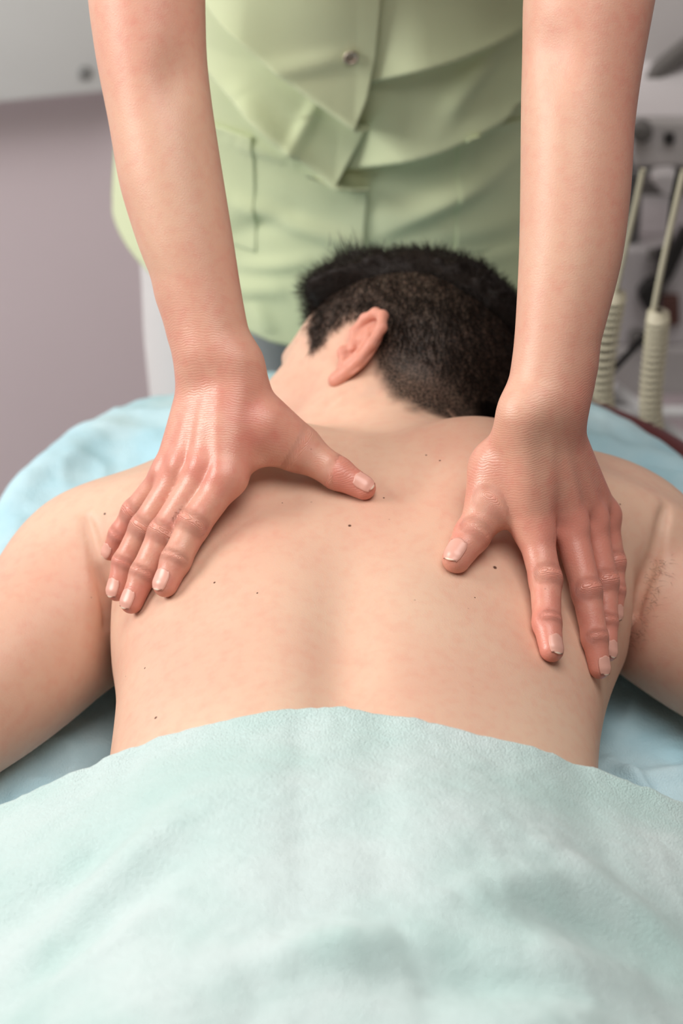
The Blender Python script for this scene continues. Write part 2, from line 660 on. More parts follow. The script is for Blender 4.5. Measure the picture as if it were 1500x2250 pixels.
def ear_sdf(P):
    q = (P - EO) @ ER
    d = ell(q, V3(0.001, 0.016, 0.0), (0.030, 0.018, 0.0034))
    d = smin(d, ell(q, V3(-0.002, 0.008, -0.008), (0.023, 0.010, 0.012)), 0.006)
    d = smax(d, -ell(q, V3(-0.004, 0.012, 0.009), (0.013, 0.0095, 0.0115)), 0.003)
    d = smin(d, chain(q, [V3(*p) for p in ((0.0, 0.007, 0.001), (0.016, 0.001, 0.003), (0.027, 0.007, 0.005), (0.0315, 0.017, 0.006), (0.028, 0.028, 0.007), (0.016, 0.035, 0.007),
                                           (0.000, 0.033, 0.006), (-0.014, 0.027, 0.004), (-0.024, 0.018, 0.002), (-0.031, 0.010, 0.001))],
                      [0.0028, 0.0036, 0.0040, 0.0042, 0.0042, 0.0040, 0.0038, 0.0038, 0.0042, 0.0052], 0.003), 0.0028)
    d = smin(d, chain(q, [V3(*p) for p in ((0.018, 0.014, 0.002), (0.008, 0.0215, 0.003), (-0.008, 0.021, 0.003), (-0.016, 0.012, 0.002))], [0.002, 0.003, 0.003, 0.003], 0.003), 0.003)
    d = smin(d, ell(q, V3(-0.004, 0.000, 0.002), (0.0055, 0.004, 0.005)), 0.003)
    d = smin(d, ell(q, V3(-0.029, 0.009, 0.0), (0.007, 0.0075, 0.0042)), 0.005)
    return d


EV, EQ = polygonise(ear_sdf, EO - 0.05, EO + 0.05, 0.0011)
NB = len(PV)
PV = np.concatenate([PV, EV])
PQ = np.concatenate([PQ, EQ + NB])
hm, hq = scalp(PV)
near = np.linalg.norm(PV - HC, axis=1) < 0.17
hm = np.where(near, hm, 0.0)
hm[NB:] = 0.0
red = 0.02 + 0.0 * hm
red = red + 0.35 * np.exp(-(((hq - V3(0.035, -0.04, 0.06)) / V3(0.035, 0.05, 0.05)) ** 2).sum(1))
red = red + 0.5 * np.exp(-(((hq - V3(-0.01, 0.0, 0.075)) / 0.02) ** 2).sum(1))
red[NB:] = 0.95
# pressed, rubbed skin: pinker around the shoulder blades and the upper arms
for c, s, a in ((V3(-0.06, 0.0, T + 0.2), 0.08, 0.22), (V3(0.10, 0.02, T + 0.2), 0.09, 0.20), (V3(0.07, 0.11, T + 0.2), 0.06, 0.12),
                (EL_L * 0.5 + SH_L * 0.5, 0.09, 0.28), (EL_R * 0.5 + SH_R * 0.5, 0.09, 0.30), (V3(-0.12, -0.06, T + 0.18), 0.06, 0.10)):
    red = red + a * np.exp(-(((PV - c) / s) ** 2).sum(1))
# beard shadow on the cheek
beard = 0.16 * np.exp(-(((hq - V3(0.035, -0.062, 0.045)) / V3(0.035, 0.032, 0.035)) ** 2).sum(1)) * near
MOLES = [(768, 1155, 1.5), (1087, 1247, 1.8), (342, 1577, 1.5), (318, 1468, 1.0), (471, 1280, 1.1), (565, 1303, 0.9), (936, 1000, 0.9), (966, 1012, 1.0),
         (843, 1094, 0.9), (230, 1129, 1.2), (276, 1486, 0.6), (1362, 1108, 0.8), (620, 1105, 0.6), (1043, 1313, 0.7)]
spots = [(march(patient, x, y), r * 0.001) for x, y, r in MOLES]
M_SKIN_P = skin_mat('patient_skin', (0.68, 0.470, 0.345), (0.63, 0.285, 0.21), (0.10, 0.045, 0.03), 0.50, spots, pore=0.22, crease=False, spec=0.35, freckle=0.25)
body = mesh_obj('body', PV, PQ, M_SKIN_P, person)
set_attr(body, 'red', np.clip(red, 0, 1))
set_attr(body, 'hair', np.clip(hm * 0.95 + beard, 0, 1))
set_attr(body, 'crease_s', np.zeros(len(PV)))
set_attr(body, 'crease_amt', np.zeros(len(PV)))

# ------------------------------------------------------------------ hair


def topness(q):
    """1 where the long top hair grows, 0 on the clipped sides"""
    f, u, l = q[:, 0], q[:, 1], q[:, 2]
    line = np.interp(f, [-0.12, -0.09, -0.05, 0.0, 0.04, 0.075, 0.1], [0.03, 0.045, 0.062, 0.068, 0.064, 0.060, 0.070])
    return sstep(-0.004, 0.010 + 0.03 * sstep(0.03, -0.04, f), u - line)


def cap_sdf(P):
    q = (P - HC) @ HR
    tp = topness(q)
    th = -0.006 + tp * (0.017 + 0.010 * sstep(-0.02, 0.07, q[:, 0])) + 0.0030 * vnoise(P, 130) * tp
    hmask, _ = scalp(P)
    th = th - 0.02 * (1 - hmask)
    return (head_sdf(P) - th) * 0.8


CV, CQ = polygonise(cap_sdf, HC - 0.16, HC + 0.16, 0.0028, newton=1)
rng = np.random.RandomState(3)


def ribbons(seeds, nrm, dirs, length, width, bend, segs=3):
    n = len(seeds)
    side = np.cross(dirs, nrm + 0.3 * rng.randn(n, 3))
    side /= np.linalg.norm(side, axis=1)[:, None] + 1e-9
    V = []
    for k in range(segs + 1):
        t = k / segs
        p = seeds + dirs * (length * t)[:, None] + bend * (length * t * t)[:, None]
        w = (width * (1 - t) ** 0.7)[:, None]
        V += [p - side * w, p + side * w]
    V = np.stack(V, 1).reshape(-1, 3)
    base = np.arange(n)[:, None] * 2 * (segs + 1)
    F = np.concatenate([base + np.array([2 * k, 2 * k + 1, 2 * k + 3, 2 * k + 2]) for k in range(segs)])
    return V, F


def unit(a):
    return a / (np.linalg.norm(a, axis=1)[:, None] + 1e-9)


hv, hf, off = [CV], [CQ], len(CV)
# clipped sides and nape
cand = np.where(near & (hm > 0.15))[0]
cand = cand[(rng.rand(len(cand)) < hm[cand])]
sd = PV[rng.choice(cand, 26000)] + rng.randn(26000, 3) * 0.0016
d0, gr = grad(head_sdf, sd, 0.001)
gr = unit(gr)
sd = sd - gr * d0[:, None]
q = (sd - HC) @ HR
keep = topness(q) < 0.6
sd, gr, q = sd[keep], gr[keep], q[keep]
flow = unit(-HU[None] * 0.9 - HF[None] * (0.35 - 6 * np.clip(q[:, :1], 0, 0.05)) + rng.randn(len(sd), 3) * 0.22)
dr = unit(flow * 0.8 + gr * 0.55)
ln = 0.006 + 0.006 * sstep(-0.05, 0.05, q[:, 1]) + 0.004 * sstep(-0.02, -0.08, q[:, 0]) + rng.rand(len(sd)) * 0.003
V_, F_ = ribbons(sd, gr, dr, ln, np.full(len(sd), 0.00022), -gr * 0.25)
hv.append(V_)
hf.append(F_ + off)
off += len(V_)
# long top
pick = rng.choice(len(CV), 30000)
sd = CV[pick] + rng.randn(30000, 3) * 0.001
q = (sd - HC) @ HR
keep = topness(q) > 0.12
sd, q = sd[keep], q[keep]
d0, gr = grad(cap_sdf, sd, 0.001)
gr = unit(gr)
flow = unit(HF[None] * (0.5 + 4 * q[:, :1]) + HU[None] * 0.25 + HL[None] * 0.1 + rng.randn(len(sd), 3) * 0.30)
dr = unit(flow * 0.75 + gr * 0.6)
sd = sd - gr * 0.004
ln = 0.011 + rng.rand(len(sd)) * 0.008 + 0.006 * sstep(0.03, 0.09, q[:, 0])
V_, F_ = ribbons(sd, gr, dr, ln, np.full(len(sd), 0.00028), -gr * 0.2)
hv.append(V_)
hf.append(F_ + off)
off += len(V_)
# forelock tuft standing up over the forehead
tf = hp(0.050, 0.118, 0.030)
sd = tf + rng.randn(500, 3) * 0.007
dr = unit(HU[None] * 0.9 + HL[None] * 0.5 + HF[None] * 0.15 + rng.randn(500, 3) * 0.25)
V_, F_ = ribbons(sd, dr, dr, 0.010 + 0.010 * rng.rand(500), np.full(500, 0.0003), HF[None] * 0.2 + 0 * dr)
hv.append(V_)
hf.append(F_ + off)
M_HAIR = simple_mat('dark_hair', (0.010, 0.006, 0.0045), 0.6, noise=0.35, nscale=300, spec=0.2)
mesh_obj('hair', np.concatenate(hv), np.concatenate(hf), M_HAIR, person)

# sparse dark hair in the armpit fold
gp = np.array([march(patient, *p_) for p_ in ((1452, 1150), (1440, 1215), (1424, 1290), (1400, 1378), (1385, 1420))])
na = 220
tq = 0.30 + 0.62 * rng.rand(na)
ip = tq * (len(gp) - 1)
i0 = np.clip(ip.astype(int), 0, len(gp) - 2)
sd = gp[i0] + (gp[i0 + 1] - gp[i0]) * (ip - i0)[:, None] + rng.randn(na, 3) * np.array([0.0045, 0.004, 0.001]) + np.array([0.004, 0, 0])
d0, gr = grad(patient, sd, 0.001)
gr = unit(gr)
sd = sd - gr * d0[:, None]
dr = unit(np.array([0.55, -0.30, 0.25])[None] + rng.randn(na, 3) * 0.35 + gr * 0.3)
V_, F_ = ribbons(sd, gr, dr, 0.004 + 0.006 * rng.rand(na), np.full(na, 0.00007), np.array([0.0, -0.3, -0.2])[None] + 0 * dr)
mesh_obj('armpit_hair', V_, F_, M_HAIR, person)

# ================================================================== room, table, sheet, towel
M_WALL = simple_mat('mauve_wall', (0.80, 0.69, 0.735), 0.75, noise=0.03, nscale=3, bump=0.05, bscale=300)
M_FLOOR = simple_mat('grey_floor', (0.40, 0.38, 0.37), 0.45, noise=0.08, nscale=6)
M_WHITE = simple_mat('white_laminate', (0.90, 0.91, 0.92), 0.4, noise=0.02)
M_GREY = simple_mat('grey_plastic', (0.22, 0.22, 0.22), 0.45, noise=0.05)
M_CHROME = simple_mat('brushed_metal', (0.5, 0.5, 0.5), 0.3, metallic=1.0, noise=0.04)
M_BURG = simple_mat('burgundy_vinyl', (0.10, 0.018, 0.022), 0.4, noise=0.1, bump=0.1, bscale=150)


def box_obj(name, lo, hi, mat, parent=None, bevel=0.0, segs=2, rot=None, cen=None):
    bm = bmesh.new()
    bmesh.ops.create_cube(bm, size=1.0)
    lo, hi = np.array(lo, float), np.array(hi, float)
    for v in bm.verts:
        v.co = Vector((lo + hi) / 2 + (hi - lo) * np.array(v.co))
    if bevel:
        bmesh.ops.bevel(bm, geom=bm.edges[:], offset=bevel, segments=segs, affect='EDGES', profile=0.5)
    if rot is not None:
        bmesh.ops.rotate(bm, verts=bm.verts[:], cent=cen if cen is not None else (lo + hi) / 2, matrix=rot)
    me = bpy.data.meshes.new(name)
    bm.to_mesh(me)
    bm.free()
    me.materials.append(mat)
    if bevel:
        me.polygons.foreach_set('use_smooth', np.ones(len(me.polygons), dtype=bool))
        me.set_sharp_from_angle(angle=math.radians(40))
    o = bpy.data.objects.new(name, me)
    COL.objects.link(o)
    if parent is not None:
        o.parent = parent
        o.matrix_parent_inverse = (Matrix.Translation(parent.location) @ Matrix.Rotation(parent.rotation_euler[2], 4, 'Z')).inverted()
    return o


tag(box_obj('floor', (-3.2, -3.2, -0.05), (3.2, 2.6, 0.0), M_FLOOR), kind='structure')
WROT = math.radians(13)


def wpt(u, n, z):
    """point of the back wall frame: u along the wall, n in front of it"""
    c, s = math.cos(WROT), math.sin(WROT)
    return np.array([0.0, 1.42, 0]) + np.array([c, s, 0]) * u + np.array([s, -c, 0]) * n + np.array([0, 0, z])


def wall_box(name, u0, u1, n0, n1, z0, z1, mat, parent=None, bevel=0.0):
    o = box_obj(name, (u0, -n1, z0), (u1, -n0, z1), mat, None, bevel)
    o.data.transform(Matrix.Translation((0, 1.42, 0)) @ Matrix.Rotation(WROT, 4, 'Z'))
    if parent is not None:
        o.parent = parent
        o.matrix_parent_inverse = Matrix.Translation(parent.location).inverted()
    return o


tag(wall_box('wall_back', -3.0, 3.0, -0.08, 0.0, 0.0, 2.9, M_WALL), kind='structure')

# ---- massage table
OUT_HW, OUT_Y0, OUT_Y1, OUT_R, OUT_CX = 0.298, -1.25, 0.525, 0.24, 0.015


def outline_sd(x, y):
    cx, cy = OUT_CX, (OUT_Y0 + OUT_Y1) / 2
    qx = np.abs(x - cx) - (OUT_HW - OUT_R)
    qy = np.abs(y - cy) - ((OUT_Y1 - OUT_Y0) / 2 - OUT_R)
    return np.sqrt(np.maximum(qx, 0) ** 2 + np.maximum(qy, 0) ** 2) + np.minimum(np.maximum(qx, qy), 0) - OUT_R


def outline_pts(inset, n=24):
    pts = []
    hw, y0, y1, r = OUT_HW - inset, OUT_Y0 + inset, OUT_Y1 - inset, OUT_R - inset
    for cx, cy, a0 in ((hw - r, y1 - r, 0), (-hw + r, y1 - r, 90), (-hw + r, y0 + r, 180), (hw - r, y0 + r, 270)):
        for i in range(n):
            a = math.radians(a0 + 90 * i / (n - 1))
            pts.append((OUT_CX + cx + r * math.cos(a), cy + r * math.sin(a)))
    return np.array(pts)


def slab(name, levels, mat, parent):
    """stack of (inset, z) outlines closed at both ends"""
    rings = [np.column_stack([outline_pts(i), np.full(96, z)]) for i, z in levels]
    V = np.concatenate(rings)
    F = []
    for k in range(len(rings) - 1):
        for i in range(96):
            j = (i + 1) % 96
            F.append((k * 96 + i, k * 96 + j, (k + 1) * 96 + j, (k + 1) * 96 + i))
    F.append(tuple(range(95, -1, -1)))
    F.append(tuple(range((len(rings) - 1) * 96, len(rings) * 96)))
    return mesh_obj(name, V, F, mat, parent, smooth=True)


table = empty('massage_table', (0, -0.35, 0))
tag(table, 'padded massage table with rounded head end under the blue sheet', 'massage table')
slab('pad', [(0.02, T - 0.085), (0.006, T - 0.078), (0.002, T - 0.045), (0.004, T - 0.02), (0.012, T - 0.010), (0.03, T - 0.006)], M_BURG, table)
slab('table_board', [(0.03, T - 0.105), (0.03, T - 0.086)], M_GREY, table)
for sx in (-1, 1):
    for y in (-1.05, 0.25):
        box_obj('leg', (sx * 0.24 - 0.022, y - 0.022, 0.0), (sx * 0.24 + 0.022, y + 0.022, T - 0.106), M_GREY, table, 0.004)

# padded bumper rail around the head end of the table
ro = outline_pts(-0.040)
rail = [np.array([x, y, T - 0.036]) for x, y in ro if y > 0.24 and x > -0.05]
rail.sort(key=lambda p: math.atan2(p[1] - 0.24, p[0] - 0.0))
RAIL = rail
def grid_faces(nx, ny):
    i, j = np.meshgrid(np.arange(nx - 1), np.arange(ny - 1), indexing='ij')
    a = (i * ny + j).ravel()
    return np.stack([a, a + ny, a + ny + 1, a + 1], 1)


def fold(x, y, p, q, w, amp, sharp=1.0):
    """ridge along the segment p-q"""
    p, q = np.array(p, float), np.array(q, float)
    d = q - p
    l2 = d @ d
    t = np.clip(((x - p[0]) * d[0] + (y - p[1]) * d[1]) / l2, 0, 1)
    dist = np.hypot(x - p[0] - t * d[0], y - p[1] - t * d[1])
    fade = np.sin(np.pi * np.clip(t, 0.04, 0.96)) ** 0.5
    return amp * fade * np.exp(-(dist / w) ** (2 * sharp))


gx, gy = np.linspace(-0.60, 0.60, 300), np.linspace(-0.85, 0.80, 410)
X, Y = np.meshgrid(gx, gy, indexing='ij')
sd = outline_sd(X, Y)
e = 1e-3
gxn, gyn = (outline_sd(X + e, Y) - sd) / e, (outline_sd(X, Y + e) - sd) / e
outm = np.maximum(sd, 0)
P2 = np.stack([X, Y, np.zeros_like(X)], -1)
wr = 0.006 * vnoise(P2, 9) + 0.0035 * vnoise(P2, 22, 3.1) + 0.0042 * (1 - np.abs(vnoise(P2, 26, 9.7))) ** 3 + 0.0018 * vnoise(P2, 70, 1.7)
for p_, q_, w_, a_ in (((0.20, -0.02), (0.27, -0.16), 0.006, 0.012), ((0.19, -0.06), (0.30, -0.02), 0.010, 0.008), ((-0.30, 0.20), (-0.22, 0.16), 0.008, 0.010),
                       ((0.24, 0.36), (0.34, 0.30), 0.012, 0.014), ((0.20, -0.11), (0.24, -0.2), 0.012, 0.008), ((-0.17, -0.06), (-0.22, -0.12), 0.010, 0.006),
                       ((-0.28, 0.33), (-0.18, 0.45), 0.02, 0.010), ((0.18, 0.42), (0.30, 0.36), 0.016, 0.010)):
    wr = wr + fold(X, Y, p_, q_, w_, a_)
# keep the sheet flat below the body, puffed around it
hump = 0.060 * np.exp(-((X - 0.01) / 0.16) ** 4 - ((Y - 0.33) / 0.13) ** 4)
flare = 0.018 * (1 - np.exp(-outm / 0.02)) + outm * (0.10 + 0.16 * vnoise(P2, 11, 5.0))
edge_r = 0.020
Z = T + 0.004 + wr + hump
Z = Z - np.where(sd > -edge_r, (np.maximum(sd + edge_r, 0) ** 2) / (4 * edge_r) * (sd <= edge_r) + (sd > edge_r) * sd, 0)
SX, SY = X - gxn * (outm - flare), Y - gyn * (outm - flare)
SV = np.stack([SX, SY, Z], -1).reshape(-1, 3)
# lie below the patient
for _ in range(2):
    pd = np.concatenate([patient(c) for c in np.array_split(SV, 6)])
    SV[:, 2] -= np.clip(0.0025 - pd, 0, 0.03) * 1.0
SV[:, 2] = np.where(outline_sd(SV[:, 0], SV[:, 1]) < -0.01, np.maximum(SV[:, 2], T - 0.003), SV[:, 2])


def cloth_mat(name, c1, c2, nscale, bump_scale, bump, rough=0.85, sheen=0.0, weave=None, trans=0.0, dist=0.002):
    m, t, N, L, b = nt(name)
    tc = node(N, 'ShaderNodeTexCoord')
    n1 = node(N, 'ShaderNodeTexNoise')
    n1.inputs['Scale'].default_value = nscale
    n1.inputs['Detail'].default_value = 6
    L.new(tc.outputs['Object'], n1.inputs['Vector'])
    cr = node(N, 'ShaderNodeMapRange')
    cr.inputs['From Min'].default_value = 0.35
    cr.inputs['From Max'].default_value = 0.65
    L.new(n1.outputs['Fac'], cr.inputs['Value'])
    mx = node(N, 'ShaderNodeMix', data_type='RGBA')
    mx.inputs[6].default_value = (*c1, 1)
    mx.inputs[7].default_value = (*c2, 1)
    L.new(cr.outputs[0], mx.inputs[0])
    L.new(mx.outputs[2], b.inputs['Base Color'])
    b.inputs['Roughness'].default_value = rough
    b.inputs['Specular IOR Level'].default_value = 0.2
    if sheen:
        b.inputs['Sheen Weight'].default_value = sheen
        b.inputs['Sheen Roughness'].default_value = 0.6
    n2 = node(N, 'ShaderNodeTexNoise')
    n2.inputs['Scale'].default_value = bump_scale
    n2.inputs['Detail'].default_value = 4
    n2.inputs['Roughness'].default_value = 0.65
    L.new(tc.outputs['Object'], n2.inputs['Vector'])
    h = n2.outputs['Fac']
    if weave:
        mp = node(N, 'ShaderNodeMapping')
        mp.inputs['Scale'].default_value = weave
        L.new(tc.outputs['Object'], mp.inputs['Vector'])
        vv = node(N, 'ShaderNodeTexVoronoi')
        vv.inputs['Scale'].default_value = 1.0
        L.new(mp.outputs[0], vv.inputs['Vector'])
        h = math_node(N, L, 'SUBTRACT', h, math_node(N, L, 'MULTIPLY', vv.outputs['Distance'], 0.6))
    bp = node(N, 'ShaderNodeBump')
    bp.inputs['Strength'].default_value = bump
    bp.inputs['Distance'].default_value = dist
    L.new(h, bp.inputs['Height'])
    L.new(bp.outputs['Normal'], b.inputs['Normal'])
    return m


M_SHEET = cloth_mat('blue_nonwoven', (0.42, 0.67, 0.77), (0.57, 0.77, 0.84), 14, 240, 0.6, rough=0.65, weave=(900, 500, 900), dist=0.0012)
sheet = mesh_obj('bed_sheet', SV, grid_faces(300, 410)[:, ::-1], M_SHEET)
tag(sheet, 'crinkled pale blue disposable sheet spread over the massage table', 'sheet')

# ---- aqua towel draped over the waist and legs
tx, ty = np.linspace(-0.46, 0.46, 200), np.linspace(-1.02, 0.10, 210)
X, Y = np.meshgrid(tx, ty, indexing='ij')
H = np.full(X.shape, T + 0.30)
for _ in range(26):
    pd = patient(np.stack([X, Y, H], -1).reshape(-1, 3)).reshape(X.shape)
    H = np.maximum(H - np.clip(pd * 0.85, 0.0, 0.05), T + 0.012)
# tent the cloth between body and table
dx_ = tx[1] - tx[0]
HT = H.copy()
for k in range(1, 50):
    drop = 0.62 * k * dx_ + 0.8 * max(0.0, k * dx_ - 0.1)
    HT[k:] = np.maximum(HT[k:], H[:-k] - drop)
    HT[:-k] = np.maximum(HT[:-k], H[k:] - drop)
ker = np.exp(-np.linspace(-2, 2, 13) ** 2)
ker /= ker.sum()
HS = HT.copy()
for _ in range(2):
    pad_ = np.pad(HS, 6, mode='edge')
    HS = sum(ker[k] * pad_[k:k + HS.shape[0], 6:-6] for k in range(13))
    pad_ = np.pad(HS, 6, mode='edge')
    HS = sum(ker[k] * pad_[6:-6, k:k + HS.shape[1]] for k in range(13))
HS = np.maximum(HS, H + 0.001)
for k in range(2, 20, 2):                     # the cloth bridges hollows
    HS[k:-k] = np.maximum(HS[k:-k], 0.5 * (HS[2 * k:] + HS[:-2 * k]))
HS = HS + 0.006
EDGE_X = [-200, 0, 120, 232, 400, 550, 700, 850, 1000, 1150, 1315, 1500, 1700]
EDGE_Y = [1850, 1765, 1716, 1670, 1603, 1566, 1554, 1568, 1598, 1638, 1694, 1762, 1840]
pp = np.stack([X, Y, HS], -1)
ppx, ppy = project(pp)
dif = ppy - np.interp(ppx, EDGE_X, EDGE_Y)
edgeY = np.zeros(len(tx))
for i in range(len(tx)):
    w = np.where((dif[i, :-1] > 0) & (dif[i, 1:] <= 0))[0]
    j = w[-1] if len(w) else 120
    edgeY[i] = ty[j] + (ty[1] - ty[0]) * dif[i, j] / (dif[i, j] - dif[i, j + 1] + 1e-9) if len(w) else np.nan
ok = ~np.isnan(edgeY)
edgeY = np.interp(tx, tx[ok], edgeY[ok])
k9 = np.ones(9) / 9
edgeY = np.convolve(np.pad(edgeY, 4, mode='edge'), k9, mode='valid')
nt_ = 240
tt = np.linspace(0, 1, nt_)
TXg = np.repeat(tx[:, None], nt_, 1)
TYg = edgeY[:, None] * (1 - tt) + (-1.0) * tt
jj = (TYg - ty[0]) / (ty[1] - ty[0])
j0 = np.clip(jj.astype(int), 0, len(ty) - 2)
fr = jj - j0
ii = np.arange(len(tx))[:, None]
TZg = HS[ii, j0] * (1 - fr) + HS[ii, j0 + 1] * fr
foldz = 0
for p_, q_, w_, a_ in (((20, 2050), (420, 1800), 0.020, 0.011), ((0, 1935), (330, 1745), 0.018, -0.010), ((1000, 2045), (1260, 1930), 0.018, 0.009), ((1220, 1860), (1520, 1955), 0.016, 0.011),
                       ((1100, 2000), (1420, 2030), 0.020, -0.008), ((520, 2225), (900, 2150), 0.020, 0.013), ((880, 2240), (1320, 2225), 0.020, -0.014), ((0, 2200), (360, 2020), 0.020, 0.010),
                       ((60, 2120), (420, 1920), 0.018, -0.008), ((1150, 2150), (1450, 2100), 0.025, 0.008), ((600, 1900), (900, 1880), 0.03, -0.004)):
    p_, q_ = at_z(*p_, T + 0.19)[:2], at_z(*q_, T + 0.19)[:2]
    foldz = foldz + fold(TXg, TYg, p_, q_, w_, a_)
Pn = np.stack([TXg, TYg, TZg * 0], -1)
TZg = TZg + (foldz + 0.016) * sstep(0, 0.14, tt)[None] + 0.0028 * vnoise(Pn, 14) + 0.0007 * vnoise(Pn, 140) + 0.0004 * vnoise(Pn, 320)
edge_noise = 0.0012 * vnoise(Pn[:, 0], 120.0)
TYg = TYg + edge_noise[:, None] * np.exp(-tt * 30)[None]
Vt = np.stack([TXg, TYg, TZg], -1)
# rounded hem: extra rows tucking under the edge
hem = [Vt[:, 0] + np.array([0, dy, dz]) for dy, dz in ((-0.004, -0.0065), (0.0012, -0.0062), (0.0030, -0.0035), (0.0022, -0.0010))]
Vt = np.concatenate([np.stack(hem, 1), Vt], 1)
M_TOWEL = cloth_mat('aqua_terry', (0.48, 0.66, 0.635), (0.60, 0.72, 0.715), 9, 500, 1.0, rough=0.95, sheen=0.25, weave=(800, 800, 800), dist=0.0013)
towel = mesh_obj('towel', Vt.reshape(-1, 3), grid_faces(200, nt_ + 4), M_TOWEL)
tag(towel, 'pale aqua terry towel draped over the lower back and legs of the lying man', 'towel')

# ================================================================== the therapist: arms, hands and torso as one implicit body
def onb(px, py, h):
    return march(patient, px, py, h)


def px_r(p, w):
    """half of a pixel width at the depth of p, in metres"""
    return 0.5 * w * ((p - CAM) @ FWD) / FPX


HANDS = {
    'L': dict(
        index=([(499, 1050, 0.030), (424, 1156, 0.017), (386, 1232, 0.012), (363, 1284, 0.0085)], [0.0126, 0.0115, 0.0106, 0.0092]),
        middle=([(452, 1030, 0.033), (358, 1173, 0.017), (315, 1261, 0.011), (289, 1323, 0.0080)], [0.0125, 0.0108, 0.0096, 0.0084]),
        ring=([(405, 1026, 0.031), (316, 1160, 0.015), (274, 1237, 0.010), (257, 1297, 0.0075)], [0.0118, 0.0102, 0.0090, 0.0080]),
        little=([(368, 1040, 0.025), (294, 1124, 0.012), (263, 1174, 0.008), (243, 1212, 0.0065)], [0.0105, 0.0087, 0.0078, 0.0068]),
        thumb=([(578, 935, 0.042), (655, 985, 0.025), (741, 1040, 0.0125), (799, 1072, 0.0075)], [0.0190, 0.0142, 0.0118, 0.0088]),
        wrist=(478, 805, 0.088), arm=[(478, 800, 170), (470, 750, 158), (442, 650, 176), (412, 550, 206), (376, 400, 229), (352, 250, 230), (333, 130, 242), (322, 0, 258)],
        y0=0.088, y1=0.225, py0=800, py1=130, shoulder=V3(-0.150, 0.43, 1.43)),
    'R': dict(
        index=([(1174, 1165, 0.031), (1198, 1275, 0.019), (1201, 1369, 0.012), (1212, 1428, 0.0085)], [0.0128, 0.0113, 0.0098, 0.0086]),
        middle=([(1250, 1150, 0.034), (1288, 1300, 0.020), (1306, 1402, 0.011), (1317, 1468, 0.0070)], [0.0126, 0.0106, 0.0092, 0.0078]),
        ring=([(1297, 1140, 0.030), (1329, 1278, 0.016), (1331, 1366, 0.008), (1334, 1432, 0.0060)], [0.0115, 0.0095, 0.0083, 0.0074]),
        little=([(1327, 1130, 0.024), (1347, 1236, 0.011), (1350, 1298, 0.007), (1349, 1350, 0.0050)], [0.0102, 0.0086, 0.0075, 0.0066]),
        thumb=([(1102, 1030, 0.046), (1078, 1108, 0.028), (1036, 1176, 0.0145), (1003, 1228, 0.0085)], [0.0190, 0.0148, 0.0128, 0.0104]),
        wrist=(1194, 912, 0.020), arm=[(1194, 912, 182), (1203, 860, 178), (1212, 810, 176), (1224, 750, 188), (1240, 650, 209), (1255, 550, 230), (1265, 400, 246), (1269, 250, 252), (1279, 130, 267), (1292, 0, 290)],
        y0=0.020, y1=0.175, py0=912, py1=130, shoulder=V3(0.225, 0.41, 1.43)),
}
FING = ('index', 'middle', 'ring', 'little')
for sd_, Hn in HANDS.items():
    Hn['W'] = at_y(*Hn['wrist'])
    for f in FING + ('thumb',):
        pts, rad = Hn[f]
        Hn[f + '_p'] = [onb(*p) for p in pts]
        Hn[f + '_r'] = rad
    ap, ar = [], []
    for px, py, w in Hn['arm']:
        yy = Hn['y0'] + (Hn['py0'] - py) / (Hn['py0'] - Hn['py1']) * (Hn['y1'] - Hn['y0'])
        p = at_y(px, py, yy)
        ap.append(p)
        ar.append(px_r(p, w))
    ap.append(ap[-1] * 0.45 + Hn['shoulder'] * 0.55)
    ar.append(0.050)
    ap.append(Hn['shoulder'])
    ar.append(0.058)
    Hn['arm_p'], Hn['arm_r'] = ap, ar
    mid = (Hn['index_p'][0] + Hn['little_p'][0]) / 2
    across = Hn['little_p'][0] - Hn['index_p'][0]
    n = np.cross(across, Hn['W'] - mid)
    n /= np.linalg.norm(n)
    if n[2] < 0:
        n = -n
    Hn['n'] = n
    Hn['across'] = across / np.linalg.norm(across)
    print(sd_, 'wrist', Hn['W'], 'mcp', mid, 'len', np.linalg.norm(Hn['W'] - mid), 'fing', [round(sum(np.linalg.norm(Hn[f + '_p'][i + 1] - Hn[f + '_p'][i]) for i in range(3)), 3) for f in FING + ('thumb',)],
          'elbow', ap[-4], 'n', n)


def make_spline(Hn):
    ap, ar = np.array(Hn['arm_p']), np.array(Hn['arm_r'])
    ax = ap[-1] - ap[0]
    Hn['tl'] = np.linalg.norm(ax)
    ax = ax / Hn['tl']
    Hn['ax'] = ax
    tk = (ap - ap[0]) @ ax
    ts = np.linspace(tk[0] - 0.01, tk[-1], 160)
    raw = np.stack([np.interp(ts, tk, v) for v in (*ap.T, ar)], 0)
    g = np.exp(-np.linspace(-2.2, 2.2, 21) ** 2)
    g /= g.sum()
    sm = np.stack([np.convolve(np.pad(v, 10, mode='reflect', reflect_type='odd'), g, mode='valid') for v in raw], 0)

    def spl(t):
        return np.stack([np.interp(t, ts, sm[i]) for i in range(3)], 1), np.interp(t, ts, sm[3])
    Hn['spl'] = spl


for sd_, Hn in HANDS.items():
    make_spline(Hn)
    px_, py_ = (383, 168) if sd_ == 'L' else (1215, 120)
    ii_ = 6 if sd_ == 'L' else 8
    pc = Hn['arm_p'][ii_]
    d_ = ray(px_, py_)
    Hn['pit'] = CAM + d_ * (np.linalg.norm(pc - CAM) - Hn['arm_r'][ii_] * 0.9)


